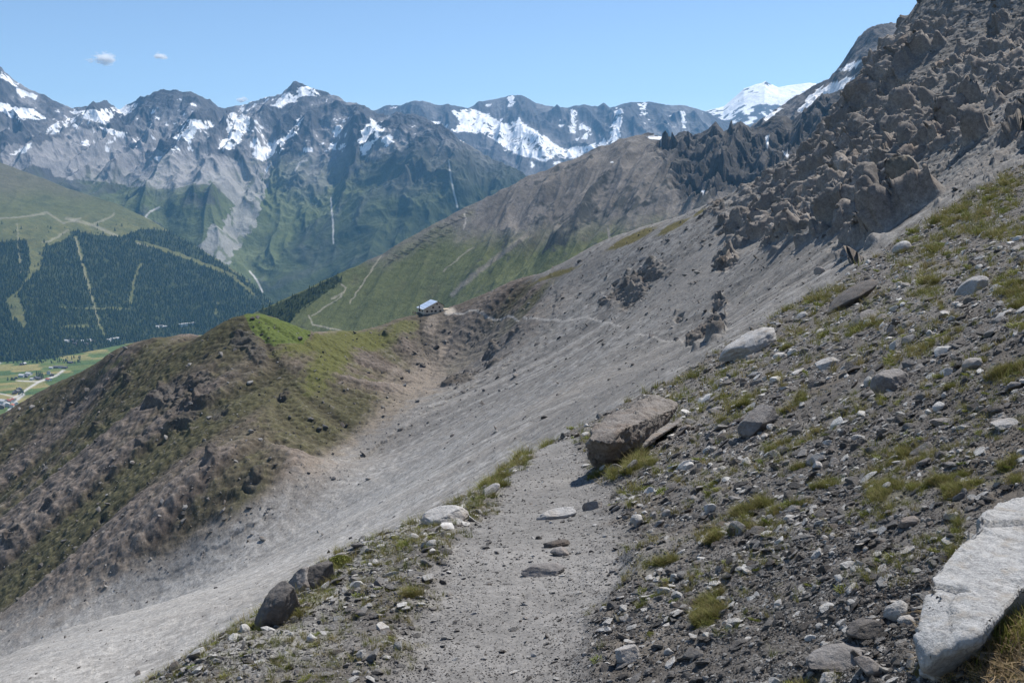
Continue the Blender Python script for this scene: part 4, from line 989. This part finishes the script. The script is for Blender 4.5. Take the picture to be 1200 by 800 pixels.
gw = area*(sstep(.12, .6, gmask[:-1, :-1])*thin+.045*sstep(-.1, .5, n_mid[:-1, :-1])+.012*(s_[:-1, :-1] < 0))*(1-onp)*np.clip(AY[:-1, :-1]/6, .6, 2.0)
n = 8600
x, y, z, i, j = pick(gw, n)
d_ = y*cP-z*sP
keep_ = ~inpoly(ccu[i, j], ccv[i, j], slabp)
x, y, z, i, j, d_ = [q[keep_] for q in (x, y, z, i, j, d_)]; n = len(x)
gs = np.clip(rng.uniform(4, 10.5, n)*d_/F/.12, .35, 3.4)*rng.uniform(.8, 1.25, n)*np.where(y < 6, .85, 1)
scl = gs[:, None]*np.stack([rng.uniform(.9, 1.4, n), rng.uniform(.9, 1.4, n), rng.uniform(.7, 1.35, n)], -1)
rot = np.stack([rng.normal(.0, .15, n), rng.normal(-.2, .15, n), rng.random(n)*6.28], -1)
gt = rng.integers(0, 7, n); gt = np.where(rng.random(n) < .06, 7+rng.integers(0, 2, n), gt)
pos = np.stack([x, y, z], -1)
vis = (ccu[i, j] > 0) & (ccu[i, j] < 1200) & (ccv[i, j] < 800)
o_ = np.argsort(-(gs/d_)*vis); big = o_[:60]; rest = o_[60:]
instancer('grass', pos[rest], rot[rest], scl[rest], gt[rest], tg)
for k in big:
    o = bpy.data.objects.new('leafy_cushion' if gt[k] > 6 else 'grass_tuft', tu[gt[k]]); COL.objects.link(o)
    o.location = pos[k]; o.rotation_euler = rot[k]; o.scale = scl[k]
    kind = 'low leafy green cushion plant' if gt[k] > 6 else ('dry straw-tinged grass tuft' if gt[k] > 3 else 'green grass tuft')
    where = ' on the verge left of the path' if s_[i[k], j[k]] < 0 else (' close beside the right edge of the path' if s_[i[k], j[k]] < 1.6 else ' in the rubble of the slope right of the path')
    tag(o, kind+where, 'plant' if gt[k] > 6 else 'grass tuft', kind+'s'+where)
def cushion(u, v, wpx, label, seed, mat=M_lf):
    p = A_hit(u, v); m = (p[1]*cP-p[2]*sP)/F; r = wpx*m*.5
    q = np.random.default_rng(seed); co = []; fc = []
    for b in range(1500):
        d = q.normal(size=3); d /= np.linalg.norm(d); d[2] = abs(d[2]); c = d*np.array([r, r*.8, r*.7])*q.uniform(.86, 1.04)
        t = q.normal(size=3)*r*.07; t2 = q.normal(size=3)*r*.05; n0 = len(co)
        co += [c-t, c+t2, c+t, c-t2]; fc.append((n0, n0+1, n0+2, n0+3))
    me = np_mesh('cushion_plant', co, fc); me.materials.append(mat)
    o = link('cushion_plant', me); o.location = p+np.array([0, .1*r, -.1*r]); tag(o, label, 'plant')
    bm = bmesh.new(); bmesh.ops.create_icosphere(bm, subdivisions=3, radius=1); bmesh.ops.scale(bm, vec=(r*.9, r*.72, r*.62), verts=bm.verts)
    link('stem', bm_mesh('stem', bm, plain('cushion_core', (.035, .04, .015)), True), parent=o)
cushion(399, 660, 27, 'round mossy green cushion plant on the stony verge left of the path', 1)
cushion(383, 648, 20, 'smaller brownish-green cushion plant behind the squat dark boulder', 2)
cushion(1184, 605, 26, 'shaggy straw-brown tussock growing on top of the white slab', 3, M_st)
for q, (u, v) in enumerate(((1148, 752), (1158, 742), (1168, 735), (1178, 728), (1188, 722), (1196, 716), (1140, 764), (1172, 742), (1186, 733))):
    p = A_hit(u+10, v+16); o = bpy.data.objects.new('grass_tuft', tu[q % 4]); COL.objects.link(o); o.location = p; o.rotation_euler = (0, -.2, q*1.3); o.scale = (1.1, 1.1, .95)
    tag(o, 'grass tuft in the green fringe along the lower edge of the white slab', 'grass tuft', 'grass tufts fringing the white slab')
# straw litter on the bank at the bottom right
n = 220
sw = area*np.exp(-(((ccu-1175)/55)**2+((ccv-765)/40)**2))
x, y, z, i, j = pick(sw, n)
straw = [tuft_mesh('straw_piece', 400+k, 14, .05, .05, M_straw, lean=2.5, wid=.0022) for k in range(3)]
instancer('straw_litter', np.stack([x, y, z+.004], -1), np.stack([rng.normal(0, .5, n), rng.normal(-.2, .5, n), rng.random(n)*6.28], -1), rng.uniform(.5, .9, (n, 1))*np.ones((1, 3)), rng.integers(0, 3, n), [bpy.data.objects.new('straw_piece.%03d' % q, m) for q, m in enumerate(straw)])

# ================================================================== the hut
def boxm(bm, x0, x1, y0, y1, z0, z1):
    v = [bm.verts.new(p) for p in ((x0, y0, z0), (x1, y0, z0), (x1, y1, z0), (x0, y1, z0), (x0, y0, z1), (x1, y0, z1), (x1, y1, z1), (x0, y1, z1))]
    for f in ((0, 3, 2, 1), (4, 5, 6, 7), (0, 1, 5, 4), (1, 2, 6, 5), (2, 3, 7, 6), (3, 0, 4, 7)): bm.faces.new([v[q] for q in f])
def prism(bm, poly, y0, y1):
    a = [bm.verts.new((x, y0, z)) for x, z in poly]; b = [bm.verts.new((x, y1, z)) for x, z in poly]; n = len(poly)
    bm.faces.new(a); bm.faces.new(b[::-1])
    for q in range(n): bm.faces.new((a[q], b[q], b[(q+1) % n], a[(q+1) % n]))
    bmesh.ops.recalc_face_normals(bm, faces=bm.faces)
def part(name, bm, mat, parent):
    return link(name, bm_mesh(name, bm, mat), parent=parent)
M_wall = plain('hut_render', (.62, .54, .43), .9, nscale=.8, var=.1); M_stone = plain('hut_stone', (.20, .19, .175), .9, nscale=1.5, var=.4)
M_metal = plain('roof_metal', (.62, .68, .76), .45, metal=.25, nscale=.5, var=.06); M_panel = plain('solar_glass', (.60, .68, .80), .30, metal=.35, nscale=1.0, var=.08); M_wood = plain('dark_wood', (.07, .05, .035), .8); M_glass = plain('window_glass', (.03, .035, .04), .1, spec=.6); M_iron = plain('dark_iron', (.03, .03, .03), .5)
M_frame = plain('window_frame', (.16, .09, .05), .7)
hp = np.array(at(496.9, 367.9, 556))
hut = empty('mountain_hut', hp); hut.rotation_euler = (0, 0, math.radians(24)); tag(hut, 'cream mountain hut with a shiny metal roof standing on the grassy ridge', 'hut')
W, L, HL, HP, HR, XP = 11.8, 11.0, 2.8, 6.7, 4.4, 8.2
bm = bmesh.new(); prism(bm, [(0, 0), (W, 0), (W, HR), (XP, HP), (0, HL)], 0, L); part('wall', bm, M_wall, hut)
bm = bmesh.new(); boxm(bm, -.25, W+.25, -.25, L+.25, -6.0, -.02); part('foundation', bm, M_stone, hut)
t = .22; sl_l = (HP-HL)/XP; sl_r = (HP-HR)/(W-XP)
bm = bmesh.new(); prism(bm, [(-.7, HL-.7*sl_l+.02), (XP, HP+.02), (XP, HP+.02+t), (-.7, HL-.7*sl_l+.02+t)], -.55, L+.55); rl = part('roof', bm, M_metal, hut)
bm = bmesh.new(); prism(bm, [(XP+.003, HP+.02), (W+.6, HR-.6*sl_r+.02), (W+.6, HR-.6*sl_r+.02+t), (XP+.003, HP+.02+t)], -.55, L+.55); part('roof', bm, M_wood, hut)
for q in range(5):
    for k in range(3):
        bm = bmesh.new(); y0 = .3+q*2.1; xa = .4+k*2.55; xb = xa+2.35; zf = lambda xx: HL+sl_l*xx+t+.05
        prism(bm, [(xa, zf(xa)), (xb, zf(xb)), (xb, zf(xb)+.07), (xa, zf(xa)+.07)], y0, y0+1.9)
        part('solar_panel', bm, M_panel, rl)
for (xa, za, ww, hh) in ((1.3, .8, 1.2, 1.1), (4.1, .8, 1.2, 1.1), (6.3, .8, 1.4, 1.1), (9.3, .8, 1.2, 1.1), (5.0, 3.0, 1.1, 1.0), (8.8, 3.0, 1.1, 1.0), (7.5, 4.9, .9, .8)):
    bm = bmesh.new(); boxm(bm, xa, xa+ww, -.07, .03, za, za+hh); wf = part('window', bm, M_frame, hut)
    bm = bmesh.new(); boxm(bm, xa+.12, xa+ww-.12, -.10, -.04, za+.12, za+hh-.12); part('pane', bm, M_glass, wf)
for ya in (2.0, 6.4):
    bm = bmesh.new(); boxm(bm, -.07, .03, ya, ya+1.6, .8, 2.0); wf = part('window', bm, M_frame, hut)
    bm = bmesh.new(); boxm(bm, -.10, -.04, ya+.14, ya+1.46, .93, 1.87); part('pane', bm, M_glass, wf)
bm = bmesh.new(); bmesh.ops.create_cone(bm, cap_ends=True, segments=12, radius1=.28, radius2=.28, depth=3.4); bmesh.ops.translate(bm, vec=(-.9, 5.6, 2.6), verts=bm.verts); boxm(bm, -1.3, -.5, 5.2, 6.0, 4.3, 4.5); part('chimney', bm, M_iron, hut)
bm = bmesh.new(); boxm(bm, -3.4, -.27, 5, 11, -.35, -.1); [boxm(bm, -3.4, -3.3, 5+k*1.5, 5.1+k*1.5, -4, .9) for k in range(5)]; boxm(bm, -3.45, -3.25, 4.9, 11.1, .85, .97); part('balcony', bm, M_wood, hut)
terr_ = empty('terrace', at(519.8, 368.2, 560)); terr_.rotation_euler = (0, 0, math.radians(20)); tag(terr_, 'pale walled terrace adjoining the right side of the hut', 'terrace')
bm = bmesh.new(); boxm(bm, .3, 5.0, 0, 6, -4, 2.8); part('wall', bm, plain('terrace_wall', (.55, .47, .37), .9), terr_)
bm = bmesh.new(); [boxm(bm, .4+k*1.1, .48+k*1.1, .1, .18, 2.8, 3.7) for k in range(5)]; boxm(bm, .35, 4.95, .1, .18, 3.7, 3.78); boxm(bm, .35, 4.95, .11, .17, 3.22, 3.28); part('railing', bm, M_wood, terr_)

# ================================================================== far small things
C_hit = lambda u, v: hit_grid(CX, CY, CZ, CT, u, v); D_hit = lambda u, v: hit_grid(DX, DY, DZ, DT, u, v)
bar = [(551, 252), (542, 256), (533, 260), (525, 264), (517, 268), (509, 273), (502, 278), (495, 283), (489, 288), (482, 293), (474, 297), (466, 302), (459, 306), (528, 272), (518, 277), (507, 285), (497, 292)]
bme = None
for (u, v) in bar:
    p = C_hit(u, v)
    if bme is None:
        bm = bmesh.new()
        for k in range(9): boxm(bm, -13+k*3.2, -12.7+k*3.2, 0, .3, -1, 4.2)
        for k in range(6): boxm(bm, -13.2, 13.1, -.12, .1, .5+k*.62, .78+k*.62)
        bme = bm_mesh('avalanche_barrier', bm, plain('weathered_steel', (.05, .047, .042), .8))
    o = bpy.data.objects.new('avalanche_barrier', bme); COL.objects.link(o); o.location = p; o.rotation_euler = (0, math.radians(14), math.radians(-12)); o.scale = (.8, 1, .7)
    tag(o, 'dark snow barrier fence in the rows across the green shoulder behind the hut', 'barrier', 'snow barriers on the shoulder')

def V_hit(u, v):
    x, y, z = ray(u, v); return np.array([x/z*(VZ-1), y/z*(VZ-1), VZ-1])
M_hw = [plain('house_wall', (.62, .60, .56), .9), plain('house_timber', (.16, .11, .075), .9)]; M_hr = [plain('grey_roof', (.12, .115, .115), .7), plain('pale_roof', (.5, .49, .48), .5), plain('red_roof', (.33, .11, .075), .8)]
def house(u, v, w, d, h, rz, wall, roof, label, grp, hit):
    p = hit(u, v)
    o = empty('house', p); o.rotation_euler = (0, 0, math.radians(rz)); tag(o, label, 'house', grp)
    bm = bmesh.new(); prism(bm, [(-w/2, -2), (w/2, -2), (w/2, h), (0, h+w*.26), (-w/2, h)], -d/2, d/2); part('wall', bm, M_hw[wall], o)
    bm = bmesh.new(); prism(bm, [(-w/2-1.2, h-.35), (0, h+w*.26+.05), (w/2+1.2, h-.35), (w/2+1.2, h+.3), (0, h+w*.26+.75), (-w/2-1.2, h+.3)], -d/2-1, d/2+1); part('roof', bm, M_hr[roof], o)
HOUSES = [(25, 427.5, 9, 12, 5, 20, 1, 0), (28.5, 427, 10, 12, 5, -10, 1, 1), (26, 441.5, 14, 22, 7, 70, 0, 1), (34, 439.5, 14, 22, 7, 70, 0, 1), (38, 445, 10, 14, 5, 60, 0, 1), (41, 443.5, 10, 13, 5, 20, 1, 0), (46, 444.5, 12, 18, 6, 70, 1, 0), (31, 442, 10, 12, 5, 10, 1, 0), (57, 438.5, 12, 14, 9, 20, 0, 0), (61, 440.5, 11, 13, 6, 40, 1, 0), (57, 445.6, 12, 20, 5, 62, 0, 2),
          (60, 431.6, 9, 13, 4, 80, 0, 1), (66, 431, 12, 20, 5, 80, 1, 0), (70.5, 431, 12, 22, 5, 80, 0, 0), (76, 431.5, 10, 20, 5, 80, 1, 0), (83, 425.5, 11, 18, 5, 70, 1, 0), (19, 443.5, 9, 12, 4, 30, 1, 0), (23, 458, 14, 16, 8, 30, 1, 0), (20, 460, 13, 16, 7, 0, 1, 0), (17, 461.5, 10, 14, 6, 40, 1, 0),
          (3, 472, 16, 26, 8, 70, 0, 1), (12, 471.5, 14, 26, 7, 60, 0, 2), (16, 469.5, 10, 14, 6, 60, 0, 2), (8, 476, 16, 18, 8, 30, 0, 1), (14, 477, 12, 14, 7, 10, 0, 2), (2, 478.5, 16, 20, 8, 20, 1, 0), (19, 474, 10, 12, 6, 40, 0, 1)]
for q, (u, v, w_, d, h, rz, a, b) in enumerate(HOUSES):
    col_ = ('grey', 'pale', 'red')[b]; g = 'upper meadow' if v < 433 else ('middle hamlet by the meadow road' if v < 450 else 'lower village by the road')
    house(u, v, w_, d, h, rz, a, b, col_+'-roofed '+('white' if a == 0 else 'timber')+' house in the valley, '+g, col_+'-roofed '+('white' if a == 0 else 'timber')+' houses, '+g, V_hit)
FARH = [(78, 401, 0, 1), (84, 400.5, 1, 0), (90, 401, 1, 0), (96, 401.5, 0, 1), (104, 399.5, 0, 1), (101, 404, 1, 0), (110, 401, 1, 0), (128, 399.5, 0, 1), (132, 398.5, 0, 1), (137, 397.5, 0, 1), (184, 384, 0, 1), (189, 383, 0, 0), (194, 384, 1, 1), (88, 404, 1, 0)]
for u, v, a, b in FARH:
    g = 'beyond the brown ridge' if u > 150 else 'along the foot of the far forest'
    house(u, v, 13, 18, 6, 70+8*((u*7) % 5), a, b, ('grey', 'pale')[b]+'-roofed '+('white' if a == 0 else 'timber')+' house '+g, ('grey', 'pale')[b]+' '+('white' if a == 0 else 'timber')+' houses '+g, lambda u, v: min((D_hit(u, v), V_hit(u, v)), key=lambda p: p[1]))
p = D_hit(219, 381)
st = empty('cable_car_station', p); tag(st, 'long pale-roofed cable car station among dark trees beyond the brown ridge', 'station'); st.rotation_euler = (0, 0, math.radians(30))
bm = bmesh.new(); boxm(bm, -36, 36, -10, 10, -6, 7); part('wall', bm, M_hw[0], st)
bm = bmesh.new(); prism(bm, [(-38, 7.02), (38, 11.0), (38, 12), (-38, 8)], -12, 12); part('roof', bm, M_hr[1], st)

# ---- the conifer forest across the valley (one mass), and the dark wood below the shoulder
def conifer(seed, mat):
    r = np.random.default_rng(seed); bm = bmesh.new()
    for k in range(5):
        z0 = .12+k*.17; rad = .20*(1-k*.17)*r.uniform(.85, 1.15); n = 7
        ring = [bm.verts.new((rad*r.uniform(.7, 1.2)*math.cos(6.283*q/n+k), rad*r.uniform(.7, 1.2)*math.sin(6.283*q/n+k), z0+r.uniform(-.03, .03))) for q in range(n)]
        top = bm.verts.new((0, 0, z0+.30))
        for q in range(n): bm.faces.new((ring[q], ring[(q+1) % n], top))
    bmesh.ops.create_cone(bm, cap_ends=False, segments=5, radius1=.025, radius2=.015, depth=.3, matrix=Matrix.Translation((0, 0, .05)))
    return bm_mesh('conifer', bm, mat)
M_con = leaf_mat('conifer_needles', (.013, .026, .010), (.062, .082, .028), .1)
cons = [bpy.data.objects.new('conifer_piece.%03d' % k, conifer(500+k, M_con)) for k in range(4)]
w1 = fbm(DX/60, DY/60, DZ/60, oct=4, seed=182); w2 = fbm(DX/260, DY/260, DZ/260, oct=4, seed=183)
dpu, dpv = project(DX, DY, DZ)
fm = D_forest(dpu, dpv, w1, w2)
def lattice_pick(X, Y, Z, wt, n):
    u, v = project(X, Y, Z)
    a = np.abs((u[1:, 1:]-u[:-1, :-1])*(v[1:, :-1]-v[:-1, 1:])-(v[1:, 1:]-v[:-1, :-1])*(u[1:, :-1]-u[:-1, 1:]))
    c = np.cumsum((a*wt[:-1, :-1]).ravel()); k = np.searchsorted(c, rng.random(n)*c[-1]); i, j = np.unravel_index(np.clip(k, 0, a.size-1), a.shape)
    f = rng.random(n); g = rng.random(n)
    m = lambda M: M[i, j]*(1-f)*(1-g)+M[i+1, j]*f*(1-g)+M[i, j+1]*(1-f)*g+M[i+1, j+1]*f*g
    return np.stack([m(X), m(Y), m(Z)], -1)
inf = ((dpu > -420) & (dpu < 400) & (dpv < 520))*np.where(dpu < -40, .5, 1.)
P1 = lattice_pick(DX, DY, DZ, (fm*(.5+.8*sstep(-.3, .3, w1))+.015*(dpv > 262)*(1-fm))*inf, 31000)
cpu, cpv = project(CX, CY, CZ)
cw = inpoly(cpu+6*fbm(CX/30, CY/30, oct=3, seed=8), cpv, [(300, 400), (305, 362), (335, 352), (372, 334), (396, 322), (402, 330), (372, 352), (345, 370), (330, 395)])
P2 = lattice_pick(CX, CY, CZ, cw*1.0, 420)
vv_ = (vpu > -60) & (vpu < 110) & inpoly(vpu+3*w1[:1, :1], vpv, [(45, 436), (58, 434), (56, 445), (44, 446)])
P3 = np.array([V_hit(u, v) for u, v in [(47+rng.normal(0, 3), 440.5+rng.normal(0, 1.5)) for _ in range(26)]+[(rng.uniform(0, 95), 421+rng.uniform(-3, 5)) for _ in range(110)]+[(14+rng.normal(0, 6), 445+rng.normal(0, .6)) for _ in range(10)]+[(22+rng.normal(0, 4), 460+rng.normal(0, 2)) for _ in range(16)]+[(40+rng.normal(0, 5), 424+rng.normal(0, .8)) for _ in range(14)]])
P = np.concatenate([P1, P2, P3]); n = len(P)
hh = rng.uniform(6, 20, n)*np.where(np.arange(n) >= len(P1), np.where(np.arange(n) >= len(P1)+len(P2), .75, .5), 1)
instancer('forest', P-np.array([0, 0, 1.0]), np.stack([np.zeros(n), np.zeros(n), rng.random(n)*6.28], -1), np.stack([hh*1.45, hh*1.45, hh], -1), rng.integers(0, 4, n), cons)

# ---- small fair-weather clouds, far behind the peaks and above the haze
def cloud(u, v, wpx, hpx, label, seed, Y=26000, dens=.045):
    p = at(u, v, Y); m = Y/F
    bm = bmesh.new(); bmesh.ops.create_icosphere(bm, subdivisions=3, radius=1)
    me = bpy.data.meshes.new('cloud'); bm.to_mesh(me); bm.free()
    mt = bpy.data.materials.new('cloud_vapour'); mt.use_nodes = True; q = mt.node_tree; q.nodes.clear()
    out = q.nodes.new('ShaderNodeOutputMaterial'); pv = q.nodes.new('ShaderNodeVolumePrincipled'); pv.inputs['Color'].default_value = (1, 1, 1, 1); pv.inputs['Anisotropy'].default_value = .45
    tc = q.nodes.new('ShaderNodeTexCoord'); ln = N(q, 'ShaderNodeVectorMath', operation='LENGTH'); q.links.new(tc.outputs['Object'], ln.inputs[0])
    ad = N(q, 'ShaderNodeVectorMath', operation='ADD'); ad.inputs[1].default_value = (seed*3.1, seed*1.7, seed*2.3); q.links.new(tc.outputs['Object'], ad.inputs[0])
    nz = noise_node(q, ad.outputs[0], 1.5, 5, .62)
    fall = ramp(q, ln.outputs['Value'], 0.1, 1.0, .30, -.22)
    a = N(q, 'ShaderNodeMath', operation='ADD'); q.links.new(nz.outputs[0], a.inputs[0]); q.links.new(fall, a.inputs[1])
    q.links.new(ramp(q, a.outputs[0], .56, .8, 0, dens), pv.inputs['Density']); q.links.new(pv.outputs[0], out.inputs['Volume'])
    me.materials.append(mt)
    o = link('cloud', me); o.location = p; o.scale = (wpx*m*.5, hpx*m*.6, hpx*m*.5); tag(o, label, 'cloud')
cloud(119, 69, 48, 22, 'wispy white cloud above the peaks, larger of the two high ones', 1)
cloud(187, 66, 30, 16, 'tiny faint white cloud, smaller of the two high ones', 2)
cloud(284, 117, 22, 12, 'small bright cloud peeping from behind the saddle of the mountain range', 3, dens=.05)
# ================================================================== light, sky, camera
SUN_EL, SUN_AZ = math.radians(57), math.radians(44)     # azimuth clockwise from the view direction (+Y)
w = bpy.data.worlds.new('World'); SC.world = w; w.use_nodes = True
nt = w.node_tree; bg = nt.nodes['Background']
sky = nt.nodes.new('ShaderNodeTexSky'); sky.sky_type = 'NISHITA'; sky.sun_disc = False
sky.sun_elevation = SUN_EL; sky.sun_rotation = SUN_AZ; sky.altitude = 2700; sky.air_density = 1.0; sky.dust_density = .1; sky.ozone_density = 1.3
nt.links.new(sky.outputs[0], bg.inputs[0]); bg.inputs[1].default_value = .11
sl = bpy.data.lights.new('sun', 'SUN'); sl.energy = 5.0; sl.angle = math.radians(.5); sl.color = (1.0, .95, .88)
so = bpy.data.objects.new('sun', sl); COL.objects.link(so)
sd = Vector((math.sin(SUN_AZ)*math.cos(SUN_EL), math.cos(SUN_AZ)*math.cos(SUN_EL), math.sin(SUN_EL)))
so.rotation_euler = sd.to_track_quat('Z', 'Y').to_euler()
cam = bpy.data.cameras.new('camera'); cam.sensor_width = 36; cam.lens = 36*F/1200; cam.clip_start = .1; cam.clip_end = 60000
co = bpy.data.objects.new('camera', cam); COL.objects.link(co); co.rotation_euler = (math.radians(90)-PITCH, 0, 0)
SC.camera = co
SC.view_settings.view_transform = 'Standard'; SC.view_settings.look = 'None'; SC.view_settings.gamma = 1; SC.view_settings.use_curve_mapping = False
SC.view_settings.exposure = .40
SC.render.engine = 'CYCLES'
SC.cycles.max_bounces = 8; SC.cycles.diffuse_bounces = 1; SC.cycles.volume_bounces = 8; SC.cycles.transparent_max_bounces = 8
SC.cycles.use_denoising = True
